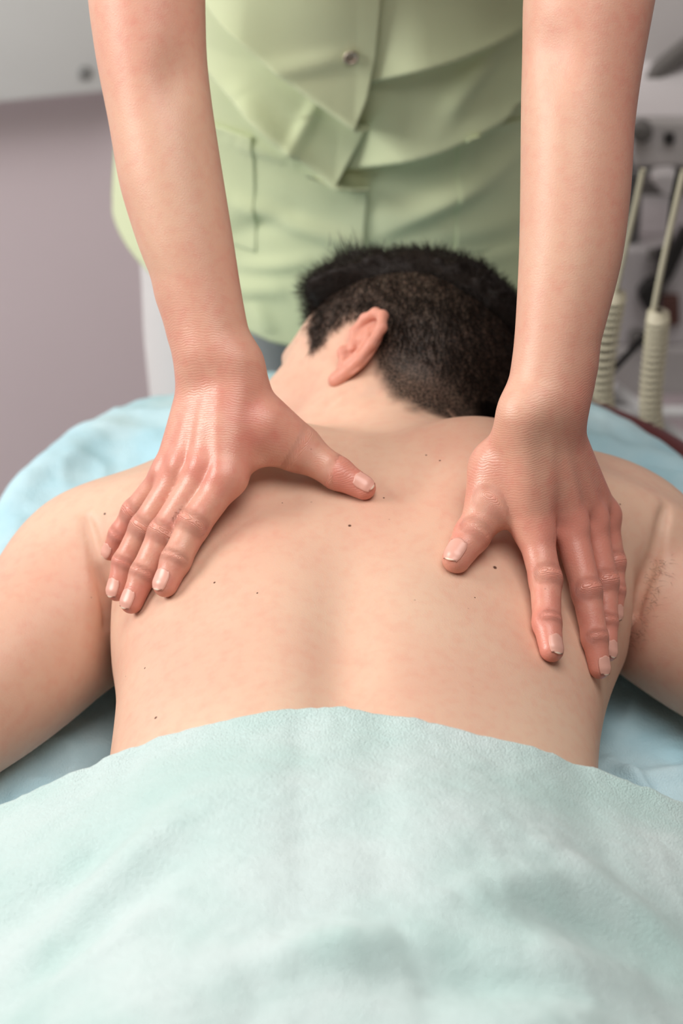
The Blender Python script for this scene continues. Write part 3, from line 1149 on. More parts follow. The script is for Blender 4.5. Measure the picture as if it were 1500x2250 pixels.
def hand_sdf(Hn):
    W, n, ac = Hn['W'], Hn['n'], Hn['across']

    def fn(P):
        palm = None
        for i, f in enumerate(FING):
            base = W + ac * (-0.017 + 0.0105 * i) - n * 0.002
            m = Hn[f + '_p'][0]
            mr = Hn[f + '_r'][0]
            c = cap(P, base, m - n * 0.001, 0.0150, mr)
            palm = c if palm is None else smin(palm, c, 0.012)
        # thenar mass and web of the thumb
        t = Hn['thumb_p']
        tr = Hn['thumb_r']
        th = smin(cap(P, W - ac * 0.014 - n * 0.006, t[0] - n * 0.007, 0.016, tr[0] * 0.72), cap(P, t[0] - n * 0.007, t[1], tr[0] * 0.72, tr[1]), 0.012)
        idx = Hn['index_p'][0]
        mid_i = W * 0.35 + idx * 0.65
        web = smin(cap(P, t[0] * 0.12 + t[1] * 0.88 - n * 0.003, W * 0.12 + idx * 0.88 - n * 0.007, 0.0070, 0.0075), cap(P, t[0] * 0.4 + t[1] * 0.6 - n * 0.004, mid_i - n * 0.006, 0.0085, 0.009), 0.012)
        web2 = cap(P, t[0] - n * 0.006, W * 0.5 + idx * 0.5 - n * 0.006, 0.013, 0.012)
        palm = smin(palm, smin(th, smin(web, web2, 0.015), 0.014), 0.016)
        # tendons
        for i, f in enumerate(FING):
            m = Hn[f + '_p'][0]
            base = W + ac * (-0.009 + 0.006 * i) + n * 0.0095
            palm = smin(palm, cap(P, base, m + n * (Hn[f + '_r'][0] - 0.0048), 0.0026, 0.0034), 0.010)
            palm = palm - gb(P, m + n * Hn[f + '_r'][0], 0.0085, 0.0016)
        for i in range(3):          # valleys between the knuckles
            v = (Hn[FING[i] + '_p'][0] + Hn[FING[i + 1] + '_p'][0]) / 2 + n * 0.010
            palm = palm + gb(P, v, 0.0065, 0.0022)
        d = palm
        fs = None
        for f in FING + ('thumb',):
            p, r = Hn[f + '_p'], Hn[f + '_r']
            c = chain(P, p, r, 0.004)
            for j in (1, 2):
                ax = p[j + 1] - p[j - 1]
                ax /= np.linalg.norm(ax)
                up = n - ax * (n @ ax)
                up /= np.linalg.norm(up)
                c = c - gb(P, p[j] + up * r[j] * 0.8, r[j] * 0.75, 0.0007 if j == 1 else 0.0003)
            # pad of the finger tip, flattened nail bed
            ax = p[3] - p[2]
            ax /= np.linalg.norm(ax)
            up = n - ax * (n @ ax)
            up /= np.linalg.norm(up)
            c = c + gb(P, p[3] + up * r[3] * 1.0 - ax * 0.002, r[3] * 0.7, 0.0009)
            if f == 'thumb':
                d = smin(d, c, 0.010)
            else:
                fs = c if fs is None else smin(fs, c, 0.0016)
        return smin(d, fs, 0.0085)
    return fn


TH_Y0 = 0.70                                # depth of the therapist's spine at the hips


def therapist(P):
    d = None
    for sd_, Hn in HANDS.items():
        ap, ar = Hn['arm_p'], Hn['arm_r']

        def armf(Q, Hn=Hn, ap=ap, ar=ar):
            # generalised cylinder along a splined axis
            t = (Q - ap[0]) @ Hn['ax']
            ct, rt = Hn['spl'](t)
            rel = Q - ct
            rel = rel - (rel @ Hn['ax'])[:, None] * Hn['ax']
            lat = rel[:, 0]
            a = np.linalg.norm(rel, axis=1) - rt
            a = smax(a, -t - 0.004, 0.02)
            a = smax(a, t - Hn['tl'] - 0.02, 0.05)
            a = smin(a, ell(Q, ap[-1], (0.062, 0.062, 0.062)), 0.04)
            # flatter wrist: two bones side by side
            ac = Hn['across']
            W = ap[0]
            a = smin(a, cap(Q, W + ac * 0.010, ap[2] + ac * 0.010, 0.0185, 0.022), 0.015)
            a = a - gb(Q, ap[1] + ac * 0.022 + Hn['n'] * 0.010, 0.010, 0.0025)     # ulna head
            # elbow pit
            el = Hn['pit']
            a = a + gb(Q, el, V3(0.017, 0.03, 0.022), 0.0055)
            h = masked(hand_sdf(Hn), Q, (Hn['W'] + Hn['middle_p'][1]) / 2, 0.13, 0.03)
            return smin(a, h, 0.014)
        c = (ap[0] + ap[-1]) / 2
        a = masked(armf, P, c, np.linalg.norm(ap[0] - ap[-1]) / 2 + 0.22, 0.06)
        d = a if d is None else np.minimum(d, a)
    # torso (covered by the smock)

    def tor(Q):
        t = ell(Q, V3(0.015, TH_Y0 + 0.02, 0.86), (0.175, 0.105, 0.17))
        t = smin(t, ell(Q, V3(0.02, TH_Y0 - 0.005, 1.08), (0.140, 0.085, 0.16)), 0.06)
        t = smin(t, ell(Q, V3(0.03, 0.515, 1.34), (0.145, 0.085, 0.14)), 0.06)
        t = smin(t, cap(Q, HANDS['L']['shoulder'] + V3(0.03, 0.02, 0), HANDS['R']['shoulder'] + V3(-0.03, 0.02, 0), 0.055, 0.055), 0.05)
        return t
    d = smin(d, masked(tor, P, V3(0.02, TH_Y0 - 0.06, 1.15), 0.48, 0.08), 0.03)
    # neck and bowed head above the frame
    TC = V3(0.04, 0.27, 1.61)

    def hd(Q):
        q = (Q - TC) @ np.stack([V3(0, -0.82, -0.57), V3(0, -0.57, 0.82), V3(-1, 0, 0)], 1)
        h = ell(q, V3(-0.012, 0.035, 0.0), (0.093, 0.082, 0.072))
        h = smin(h, ell(q, V3(0.035, -0.030, 0.0), (0.054, 0.080, 0.056)), 0.04)
        h = smin(h, cap(q, V3(0.086, 0.006, 0), V3(0.107, -0.032, 0), 0.007, 0.009), 0.012)
        h = smin(h, ell(q, V3(0.088, -0.066, 0), (0.010, 0.011, 0.021)), 0.008)
        for s in (-1, 1):
            h = h + gb(q, V3(0.086, 0.004, 0.032 * s), V3(0.014, 0.012, 0.016), 0.010)
            h = smin(h, ell(q, V3(0.070, 0.002, 0.031 * s), (0.012, 0.011, 0.012)), 0.006)
            h = smin(h, ell(q, V3(-0.008, -0.004, 0.073 * s), (0.016, 0.030, 0.006)), 0.006)
        return smin(h, cap(Q, V3(0.035, 0.42, 1.42), TC + V3(0, 0.04, -0.05), 0.055, 0.050), 0.02)
    d = smin(d, masked(hd, P, TC + V3(0, 0.03, -0.04), 0.24, 0.06), 0.03)
    return d


_t0 = _time.time()
HV, HQ = polygonise(therapist, (-0.32, -0.16, 0.66), (0.40, 0.88, 1.80), 0.0019)
print('therapist', len(HV), _time.time() - _t0)
# rough seam: nothing below the crotch, the trousers take over
nurse = empty('person', (0.02, 0.72, 0.0))
tag(nurse, 'therapist in a pale green smock standing at the head end, both hands pressing the back', 'person')

red = np.full(len(HV), 0.16)
gloss = np.zeros(len(HV))
cs = np.zeros(len(HV))
ca = np.zeros(len(HV))
for sd_, Hn in HANDS.items():
    m = np.where(np.linalg.norm(HV - (Hn['W'] + Hn['middle_p'][1]) / 2, axis=1) < 0.17)[0]
    Q = HV[m]
    W, n = Hn['W'], Hn['n']
    mid = Hn['middle_p'][0]
    axh = (mid - W) / np.linalg.norm(mid - W)
    sh = (Q - W) @ axh
    r_ = 0.30 * sstep(-0.05, 0.06, sh) + 0.30 * np.clip(vnoise(Q, 60), 0, 1) * sstep(-0.02, 0.03, sh)
    # weights blend the running coordinate so that the lines never jump
    w0 = 0.06 + 0.22 * np.exp(-((sh + 0.006) / 0.030) ** 2)
    sw, ws = w0.copy(), w0 * sh
    a_ = 0.15 * np.exp(-((sh + 0.006) / 0.030) ** 2) + 0.11 * sstep(-0.01, 0.03, sh) * (1 - sstep(0.055, 0.085, sh)) + 0.03
    for f in FING + ('thumb',):
        p, r = Hn[f + '_p'], Hn[f + '_r']
        r_ += 0.30 * np.exp(-(((Q - p[0] - n * r[0]) / 0.013) ** 2).sum(1))
        for j, (amt, wd) in ((1, (0.80, 0.0055)), (2, (0.36, 0.0038))):
            ax = p[j + 1] - p[j - 1]
            ax = ax / np.linalg.norm(ax)
            rel = Q - p[j]
            s = rel @ ax
            perp = rel - s[:, None] * ax
            rad = np.linalg.norm(perp, axis=1)
            up = sstep(-0.2, 0.5, (perp @ n) / np.maximum(rad, 1e-6))
            ins = 1 - sstep(r[j] * 1.1, r[j] * 1.45, rad)
            w = amt * ins * up * np.exp(-(s / wd) ** 2)
            sw += w
            ws += w * s
            a_ = np.maximum(a_, w)
            r_ = r_ + 0.16 * ins * np.exp(-(s / 0.007) ** 2)
        r_ += 0.45 * np.exp(-(((Q - p[3]) / 0.014) ** 2).sum(1))
    s_ = ws / sw
    red[m] += r_
    cs[m] = s_
    gloss[m] = np.maximum(gloss[m], sstep(-0.05, 0.03, sh))
    ca[m] = a_
# arms: a little pinker on the painted shade side and in the elbow pit
red = red + 0.18 * np.clip(vnoise(HV, 14), 0, 1)
_cR = HANDS['R']['spl']((HV - HANDS['R']['arm_p'][0]) @ HANDS['R']['ax'])[0]
red = red + np.where(HV[:, 0] > 0.1, 0.30 * sstep(0.0, 0.035, HV[:, 0] - _cR[:, 0]), 0)      # red-brown shade on the right arm's far side, put into the colour
ARM_SPOTS = [(1175, 545, 1.2), (1160, 600, 0.9), (1245, 470, 0.8), (1252, 600, 1.0), (1300, 330, 1.0), (1345, 390, 1.2), (1230, 640, 0.8), (1190, 430, 0.8), (1216, 40, 0.9), (1370, 300, 1.0),
             (345, 560, 0.8), (300, 440, 0.8), (360, 615, 0.9), (420, 330, 0.8), (290, 270, 0.8)]
spots2 = [(march(therapist, x, y), r * 0.001) for x, y, r in ARM_SPOTS]
M_SKIN_T = skin_mat('therapist_skin', (0.68, 0.435, 0.31), (0.62, 0.24, 0.18), (0.16, 0.06, 0.04), 0.47, spots2, pore=0.30, crease=True, spec=0.5, freckle=0.35)
tbody = mesh_obj('body', HV, HQ, M_SKIN_T, nurse)
set_attr(tbody, 'red', np.clip(red, 0, 1))
set_attr(tbody, 'hair', np.zeros(len(HV)))
set_attr(tbody, 'crease_s', cs)
set_attr(tbody, 'crease_amt', ca)
set_attr(tbody, 'gloss', gloss)

# ------------------------------------------------------------------ finger nails
M_NAIL = simple_mat('fingernail', (0.68, 0.36, 0.29), 0.30, noise=0.05, nscale=60, spec=0.45)
M_NAILTIP = simple_mat('nail_tip', (0.74, 0.60, 0.48), 0.35, noise=0.03, nscale=60)
for sd_, Hn in HANDS.items():
    hsdf = hand_sdf(Hn)
    for f in FING + ('thumb',):
        p, r = Hn[f + '_p'], Hn[f + '_r']
        n = Hn['n']
        ax = p[3] - p[2]
        L_ = np.linalg.norm(ax)
        ax = ax / L_
        up = n - ax * (n @ ax)
        up /= np.linalg.norm(up)
        if f == 'thumb':
            # the thumb is turned: its nail looks up and a little towards the viewer
            up = (V3(0, -0.35, 0.94) if sd_ == 'L' else V3(-0.30, -0.30, 0.90))
            up = up - ax * (up @ ax)
            up /= np.linalg.norm(up)
        elif sd_ == 'R':
            _, g_ = grad(patient, p[3][None], 0.002)
            up = n * 0.6 + g_[0] * 0.5 + V3(0, -0.55, 0.45) * 0.7
            up = up - ax * (up @ ax)
            up /= np.linalg.norm(up)
        side = np.cross(ax, up)
        nw, nl = 11, 15
        jt, it = np.meshgrid(np.linspace(-1, 1, nw), np.linspace(0, 1, nl))
        jt, it = jt.ravel(), it.ravel()
        along = -r[3] * 0.95 + it * r[3] * 1.80           # from the cuticle past the tip
        along = along + np.where(it == 0, 0.0022 * jt ** 2, 0) - np.where(it == 1, 0.0022 * jt ** 2, 0)
        ang = jt * 0.76 * np.sin(np.pi / 2 * np.minimum(1.0, 0.45 + it * 1.4)) * (1 - 0.25 * np.clip(it - 0.8, 0, 1) / 0.2)
        dd = np.cos(ang)[:, None] * up + np.sin(ang)[:, None] * side
        base = p[3] + np.minimum(along, r[3] * 0.55)[:, None] * ax
        tt_ = np.full(len(jt), r[3] * 0.5)
        for _ in range(12):                               # walk outwards to the skin
            tt_ = tt_ - hsdf(base + dd * tt_[:, None]) * 0.9
        over = np.maximum(0.0, along - r[3] * 0.55)[:, None]
        NVv = base + dd * (tt_ + 0.00025 + 0.0004 * np.sin(np.pi * it))[:, None] + over * ax - up * 0.25 * over
        NVv = np.array(NVv)
        back = NVv - np.repeat(up[None], len(NVv), 0) * 0.0007
        F = []
        for i in range(nl - 1):
            for j in range(nw - 1):
                a = i * nw + j
                F.append((a, a + 1, a + nw + 1, a + nw))
        nn = nl * nw
        F += [tuple(x + nn for x in reversed(q)) for q in F]
        rim = [j for j in range(nw)] + [i * nw + nw - 1 for i in range(1, nl)] + [(nl - 1) * nw + j for j in range(nw - 2, -1, -1)] + [i * nw for i in range(nl - 2, 0, -1)]
        for k in range(len(rim)):
            a, b_ = rim[k], rim[(k + 1) % len(rim)]
            F.append((b_, a, a + nn, b_ + nn))
        o = mesh_obj('fingernail', np.concatenate([NVv, back]), F, M_NAIL, nurse)
        o.data.materials.append(M_NAILTIP)
        nq = (nl - 1) * (nw - 1)
        for k in range(2 * nq):
            if (k % nq) // (nw - 1) >= nl - 2:
                o.data.polygons[k].material_index = 1

# ------------------------------------------------------------------ smock
SZ = np.array([0.60, 0.72, 0.80, 0.90, 1.00, 1.10, 1.20, 1.30, 1.42, 1.52])
S_CY = np.array([0.760, 0.760, 0.757, 0.747, 0.727, 0.689, 0.610, 0.525, 0.470, 0.44])
S_B = np.array([0.170, 0.166, 0.162, 0.156, 0.150, 0.146, 0.147, 0.149, 0.130, 0.08])
S_A = np.array([0.238, 0.236, 0.230, 0.214, 0.192, 0.178, 0.182, 0.190, 0.188, 0.10])
S_CX = 0.02


def sm_front(x, z):
    a, b, cy = np.interp(z, SZ, S_A), np.interp(z, SZ, S_B), np.interp(z, SZ, S_CY)
    c = np.clip((x - S_CX) / a, -0.995, 0.995)
    return cy - b * np.sqrt(1 - c * c) ** 1.05


def sm_px(px, py):
    y = 0.60
    for _ in range(8):
        p = at_y(px, py, y)
        y = 0.5 * y + 0.5 * float(sm_front(p[0], p[2]))
    return at_y(px, py, y)


def curve(pts):
    q = np.array([sm_px(*p) for p in pts])
    return q


EDGEP = curve([(838, -40), (834, 20), (824, 110), (806, 190), (781, 246), (814, 255), (792, 300), (740, 388), (811, 394), (806, 450), (797, 545), (795, 760)])
ez, ex = EDGEP[::-1, 2], EDGEP[::-1, 0]


def tiers(x, z, curves):
    d = 0
    for pts, A, w, sharp in curves:
        q = curve(pts)
        o = np.argsort(q[:, 0])
        zc = np.interp(x, q[o, 0], q[o, 2])
        t = z - zc
        g = np.where(t > 0, np.exp(-t / w), np.exp(-(t / sharp) ** 2))
        lo_, hi_ = q[:, 0].min(), q[:, 0].max()
        d = d + A * g * sstep(lo_ - 0.03, lo_ + 0.05, x) * (1 - sstep(hi_ + 0.015, hi_ + 0.06, x))
    return d


def creases(x, z, lines):
    d = 0
    for p, q, w, a in lines:
        P_, Q_ = sm_px(*p), sm_px(*q)
        d = d + fold(x, z, (P_[0], P_[2]), (Q_[0], Q_[2]), w, a)
    return d


T_LEFT = [([(440, -40), (560, 60), (680, 165), (782, 248)], 0.029, 0.060, 0.0045), ([(470, 150), (560, 225), (640, 300), (741, 391)], 0.020, 0.035, 0.0045)]
T_RIGHT = [([(800, 165), (900, 130), (1000, 98), (1160, 10)], 0.024, 0.050, 0.005), ([(770, 360), (860, 335), (960, 305), (1080, 245), (1160, 160)], 0.024, 0.045, 0.0045)]
C_LEFT = [((500, 430), (790, 530), 0.010, 0.006), ((520, 590), (700, 560), 0.008, 0.004), ((540, 190), (660, 330), 0.010, 0.008), ((640, 330), (700, 210), 0.006, 0.005),
          ((480, 640), (640, 625), 0.010, 0.005), ((520, 300), (640, 350), 0.008, 0.004), ((600, 120), (770, 105), 0.010, 0.004), ((480, 520), (640, 470), 0.012, -0.004),
          ((560, 660), (600, 730), 0.010, 0.005)]
C_RIGHT = [((810, 480), (1080, 400), 0.012, 0.006), ((820, 520), (1140, 330), 0.010, 0.006), ((930, 520), (1140, 480), 0.014, 0.005), ((1000, 200), (1100, 60), 0.012, 0.006),
           ((960, 260), (1060, 110), 0.010, 0.005), ((900, 560), (1150, 570), 0.012, 0.005)]


def sm_surface(x_par, z, panel, extra=0.0):
    """x_par: horizontal position; returns points on the displaced front"""
    y = sm_front(x_par, z)
    a = np.interp(z, SZ, S_A)
    P3 = np.stack([x_par, y * 0, z], -1)
    d = 0.004 * vnoise(P3, 9, 2.2) + 0.0015 * vnoise(P3, 26, 4.2)
    if panel == 'L':
        d = d + tiers(x_par, z, T_LEFT) + creases(x_par, z, C_LEFT) + 0.0045
    else:
        d = d + tiers(x_par, z, T_RIGHT) + creases(x_par, z, C_RIGHT)
    edge = 1 - np.clip(np.abs(x_par - S_CX) / a, 0, 1) ** 6
    d = d * edge + extra
    nx = (x_par - S_CX) / a * 0.75
    nl_ = np.sqrt(nx * nx + 1)
    return np.stack([x_par + d * nx / nl_, y - d / nl_ * np.maximum(edge, 0.0), z + 0 * x_par], -1)


zr = np.linspace(0.715, 1.50, 300)
SVs, SFs, so = [], [], 0


def hem_lift(G, z):
    fr = np.clip(np.abs(G[..., 0] - S_CX) / np.interp(z, SZ, S_A), 0, 1)
    G[..., 2] += 0.058 * fr ** 3 * (1 - sstep(0.715, 0.95, z))
    return G




def add_panel(G, flip=False):
    global so
    nx_, nz_ = G.shape[:2]
    f = grid_faces(nx_, nz_)
    SVs.append(G.reshape(-1, 3))
    SFs.append((f[:, ::-1] if flip else f) + so)
    so += nx_ * nz_


hemw = lambda x: 0.004 * np.sin(x * 38.0)
a_ = np.interp(zr, SZ, S_A)
xe = np.interp(zr, ez, ex)
u = np.linspace(0, 1, 150)
th0 = np.pi
thE = np.arccos(np.clip((xe - S_CX) / a_, -1, 1))
THL = th0 + (thE - th0)[None] * u[:, None]
XL = S_CX + a_[None] * np.cos(THL) * 0.9949
ZL = np.repeat(zr[None], 150, 0)
GL = sm_surface(XL, ZL, 'L')
GL[..., 2] += (hemw(GL[..., 0]) * (1 - sstep(0.72, 0.76, ZL)))
add_panel(hem_lift(GL, ZL))
thS = np.arccos(np.clip((xe - 0.035 - S_CX) / a_, -1, 1))
THR = thS[None] + (0 - thS)[None] * u[:, None]
XR = S_CX + a_[None] * np.cos(THR) * 0.9949
GR = sm_surface(XR, ZL, 'R')
add_panel(hem_lift(GR, ZL))
thb = np.linspace(0, np.pi, 60)
b_, cy_ = np.interp(zr, SZ, S_B), np.interp(zr, SZ, S_CY)
GB = np.stack([S_CX + a_[None] * np.cos(thb)[:, None], cy_[None] + b_[None] * np.sin(thb)[:, None] ** 0.8, np.repeat(zr[None], 60, 0)], -1)
add_panel(hem_lift(GB, np.repeat(zr[None], 60, 0)))
# short sleeves
for Hn in HANDS.values():
    S, Eb = Hn['shoulder'] + V3(0, 0, 0.02), Hn['arm_p'][-3]
    axs = (Eb - S) / np.linalg.norm(Eb - S)
    e1 = np.cross(axs, V3(0, 1, 0))
    e1 /= np.linalg.norm(e1)
    e2 = np.cross(axs, e1)
    tl = np.linspace(-0.02, 0.13, 14)
    an = np.linspace(0, 2 * np.pi, 33)
    G = S + tl[None, :, None] * axs + (np.cos(an)[:, None, None] * e1 + np.sin(an)[:, None, None] * e2) * (0.078 + 0.05 * tl)[None, :, None]
    add_panel(G)
M_SMOCK = cloth_mat('green_cotton', (0.66, 0.74, 0.47), (0.70, 0.77, 0.51), 5, 900, 0.35, rough=0.8, sheen=0.15, dist=0.0008)
smock = mesh_obj('smock', np.concatenate(SVs), np.concatenate(SFs), M_SMOCK, nurse)
md = smock.modifiers.new('thickness', 'SOLIDIFY')
md.thickness = 0.0016
md.offset = 0.0

# stitched front band along the overlapping edge
ub = np.linspace(0, 1, 8)
zb = zr[zr < 1.2]
xeb = np.interp(zb, ez, ex)
# snap fastener
sp = sm_px(772, 106)
xs_, zs_ = sp[0], sp[2]
pt = sm_surface(np.array([xs_]), np.array([zs_]), 'L', 0.0015)[0]
p1 = sm_surface(np.array([xs_ + 0.004]), np.array([zs_]), 'L', 0.0015)[0]
p2 = sm_surface(np.array([xs_]), np.array([zs_ + 0.004]), 'L', 0.0015)[0]
e1 = (p1 - pt) / np.linalg.norm(p1 - pt)
e3 = np.cross(e1, p2 - pt)
e3 /= np.linalg.norm(e3)
if e3[1] > 0:
    e3 = -e3
e2 = np.cross(e3, e1)


def lathe(profile, c, e1, e2, e3, n=28):
    V = []
    for rr, hh in profile:
        for k in range(n):
            a = 2 * math.pi * k / n
            V.append(c + (e1 * math.cos(a) + e2 * math.sin(a)) * rr + e3 * hh)
    F = []
    for i in range(len(profile) - 1):
        for k in range(n):
            F.append((i * n + k, i * n + (k + 1) % n, (i + 1) * n + (k + 1) % n, (i + 1) * n + k))
    F.append(tuple(range(n - 1, -1, -1)))
    F.append(tuple(range((len(profile) - 1) * n, len(profile) * n)))
    return np.array(V), F


M_SNAP = simple_mat('snap_metal', (0.50, 0.44, 0.36), 0.35, metallic=0.5, noise=0.05)
sv, sf = lathe([(0.0066, 0.0), (0.0068, 0.0014), (0.0062, 0.0024), (0.0050, 0.0024), (0.0044, 0.0012), (0.0034, 0.0006), (0.0020, 0.0006), (0.0004, 0.0006)], pt, e1, e2, e3)
mesh_obj('snap_button', sv, sf, M_SNAP, smock, world_space=False).matrix_parent_inverse = smock.matrix_parent_inverse.copy()


def sub(o, par):
    """keep world-space vertices of o while parented to a world-space part"""
    o.parent = par
    o.matrix_parent_inverse = (Matrix.Translation(nurse.location) @ par.matrix_parent_inverse).inverted()
    return o


for o in bpy.data.objects:
    if o.name.startswith('snap_button'):
        sub(o, smock)


def pocket(pts_top, depth, panel, shift):
    q = curve(pts_top)
    xs = np.linspace(q[0, 0], q[-1, 0], 40)
    zt = np.interp(xs, q[:, 0], q[:, 2]) if q[0, 0] < q[-1, 0] else np.interp(xs, q[::-1, 0], q[::-1, 2])
    t = np.linspace(0, 1, 40)
    Xp = np.repeat(xs[:, None], 40, 1)
    Zp = zt[:, None] - depth * t[None]
    ex_ = 0.0022 + 0.0022 * (1 - sstep(0.0, 0.10, t))[None] + 0 * Xp
    G = sm_surface(Xp, Zp, panel, ex_)
    o = mesh_obj('pocket', G.reshape(-1, 3), grid_faces(40, 40)[:, ::-1], M_SMOCK)
    m_ = o.modifiers.new('thickness', 'SOLIDIFY')
    m_.thickness = 0.002
    return sub(o, smock)


pocket([(1005, 275), (1070, 270), (1150, 258)], 0.13, 'R', 0)
pocket([(440, 256), (500, 272), (560, 292)], 0.12, 'L', 0)

# ------------------------------------------------------------------ trousers and shoes
def trousers(P):
    d = ell(P, V3(0.02, 0.735, 0.84), (0.20, 0.118, 0.16))
    for s in (-1, 1):
        hipj = V3(0.02 + 0.108 * s, 0.735, 0.80)
        kn = V3(0.02 + 0.108 * s, 0.725, 0.42)
        an_ = V3(0.02 + 0.085 * s, 0.745, 0.09)
        d = smin(d, smin(cap(P, hipj, kn, 0.106, 0.088), cap(P, kn, an_, 0.088, 0.072), 0.05), 0.04)
    d = smax(d, 0.05 - P[:, 2], 0.01)
    return d + 0.003 * vnoise(P, 11)


TV, TQ = polygonise(trousers, (-0.26, 0.52, 0.03), (0.30, 0.95, 1.03), 0.009, newton=1)
M_TROU = cloth_mat('white_cotton', (0.66, 0.65, 0.66), (0.72, 0.71, 0.71), 6, 700, 0.3, rough=0.85, dist=0.0008)
mesh_obj('trousers', TV, TQ, M_TROU, nurse)
M_SHOE = simple_mat('white_rubber', (0.7, 0.7, 0.7), 0.5, noise=0.03)
for s in (-1, 1):
    c = V3(0.02 + 0.085 * s, 0.70, 0.045)
    fn = lambda P, c=c: smax(smin(ell(P, c + V3(0, -0.03, 0), (0.046, 0.105, 0.042)), ell(P, c + V3(0, 0.055, 0.005), (0.040, 0.055, 0.05)), 0.03), 0.002 - P[:, 2], 0.006)
    v_, q_ = polygonise(fn, c - V3(0.07, 0.16, 0.06), c + V3(0.07, 0.14, 0.08), 0.006, newton=1)
    mesh_obj('shoe', v_, q_, M_SHOE, nurse)
# pinned-up brown hair of the therapist (above the frame)
TC = V3(0.04, 0.27, 1.61)
RT = np.stack([V3(0, -0.82, -0.57), V3(0, -0.57, 0.82), V3(-1, 0, 0)], 1)


def thair(P):
    q = (P - TC) @ RT
    h = ell(q, V3(-0.018, 0.042, 0.0), (0.099, 0.086, 0.079))
    h = smin(h, ell(q, V3(-0.115, 0.05, 0.0), (0.04, 0.04, 0.04)), 0.02)
    h = smax(h, (q[:, 0] - 0.062) * 0.8 - (q[:, 1] - 0.06) * 0.6, 0.01)
    h = smax(h, -0.03 - q[:, 1] - 0.3 * q[:, 0], 0.01)
    return h + 0.0015 * vnoise(P, 90)


v_, q_ = polygonise(thair, TC - 0.2, TC + 0.2, 0.006, newton=1)
mesh_obj('hair', v_, q_, simple_mat('brown_hair', (0.09, 0.045, 0.025), 0.5, noise=0.3, nscale=200), nurse)

# ================================================================== background: cabinet on the wall, treatment cart on the right
def extrude(name, pts, depth, mat, parent=None, bevel=0.003):
    """front outline (3D points in one upright plane) extruded away from the viewer"""
    pts = [Vector(p) for p in pts]
    bm = bmesh.new()
    f = [bm.verts.new(p) for p in pts]
    face = bm.faces.new(f)
    r = bmesh.ops.extrude_face_region(bm, geom=[face])
    for v in r['geom']:
        if isinstance(v, bmesh.types.BMVert):
            v.co += Vector((0, depth, 0))
    bmesh.ops.recalc_face_normals(bm, faces=bm.faces[:])
    if bevel:
        bmesh.ops.bevel(bm, geom=bm.edges[:], offset=bevel, segments=2, affect='EDGES', profile=0.5)
    me = bpy.data.meshes.new(name)
    bm.to_mesh(me)
    bm.free()
    me.materials.append(mat)
    o = bpy.data.objects.new(name, me)
    COL.objects.link(o)
    if parent is not None:
        o.parent = parent
        o.matrix_parent_inverse = Matrix.Translation(parent.location).inverted()
    return o


def tube(pts, r, n=10, closed_ends=True):
    pts = np.array(pts, float)
    m = len(pts)
    tan = np.gradient(pts, axis=0)
    tan /= np.linalg.norm(tan, axis=1)[:, None]
    ref = V3(0, 1, 0.1)
    V = []
    rr = np.broadcast_to(np.asarray(r, float), (m,))
    for i in range(m):
        a = np.cross(tan[i], ref)
        a /= np.linalg.norm(a) + 1e-9
        b = np.cross(tan[i], a)
        for k in range(n):
            t = 2 * math.pi * k / n
            V.append(pts[i] + (a * math.cos(t) + b * math.sin(t)) * rr[i])
    F = []
    for i in range(m - 1):
        for k in range(n):
            F.append((i * n + k, i * n + (k + 1) % n, (i + 1) * n + (k + 1) % n, (i + 1) * n + k))
    F.append(tuple(range(n)))
    F.append(tuple((m - 1) * n + k for k in range(n - 1, -1, -1)))
    return np.array(V), F


def smooth_path(pts, n=60):
    pts = np.array(pts, float)
    t = np.linspace(0, 1, len(pts))
    ts = np.linspace(0, 1, n)
    raw = np.stack([np.interp(ts, t, pts[:, i]) for i in range(3)], 1)
    k = max(3, n // len(pts) // 1) | 1
    g = np.ones(k) / k
    out = np.stack([np.convolve(np.pad(raw[:, i], k // 2, mode='reflect', reflect_type='odd'), g, mode='valid') for i in range(3)], 1)
    return out


# ---- white wall cabinet
cab = empty('wall_cabinet', tuple(wpt(-0.75, 0.02, 0.63)))
tag(cab, 'white wall cabinet panel with small grey lock on the mauve wall', 'cabinet')
cz = at_y(100, 206, 1.20)[2] - 0.05
wall_box('body', -1.30, -0.255, 0.002, 0.05, cz, cz + 0.80, M_WHITE, cab, 0.006)
wall_box('door', -1.29, -0.265, 0.052, 0.070, cz + 0.008, cz + 0.79, M_WHITE, cab, 0.005)
d_ = ray(187, 160)
nrm_ = np.array([math.sin(WROT), -math.cos(WROT), 0])
o_ = wpt(0, 0.071, 0)
lkp = CAM + d_ * (((o_ - CAM) @ nrm_) / (d_ @ nrm_))
sv, sf = lathe([(0.0075, -0.001), (0.0075, 0.003), (0.006, 0.004), (0.0015, 0.004)], lkp, np.array([math.cos(WROT), math.sin(WROT), 0]), V3(0, 0, 1), nrm_)
lock = mesh_obj('lock', sv, sf, M_GREY, cab)

# ---- treatment device on a cart
YC = 0.98
EQ_ = lambda px, py, y=YC: at_y(px, py, y)
M_CASE = simple_mat('device_casing', (0.62, 0.585, 0.60), 0.45, noise=0.03)
M_CASE2 = simple_mat('device_panel', (0.52, 0.49, 0.49), 0.5, noise=0.04)
M_DARK = simple_mat('black_rubber', (0.018, 0.016, 0.016), 0.5, noise=0.1)
M_DGREY = simple_mat('dark_plastic', (0.14, 0.13, 0.125), 0.5, noise=0.05)
M_BEIGE = simple_mat('beige_hose', (0.62, 0.57, 0.43), 0.5, noise=0.06, nscale=40)
M_COIL_GAP = simple_mat('coil_gap_shade', (0.10, 0.085, 0.06), 0.6, noise=0.1)  # dark tone painting the shade between the coil turns
M_BROWN = simple_mat('brown_leather', (0.12, 0.05, 0.04), 0.5, noise=0.1)


def poly(pxs, y):
    return [EQ_(px, py, y) for px, py in pxs]


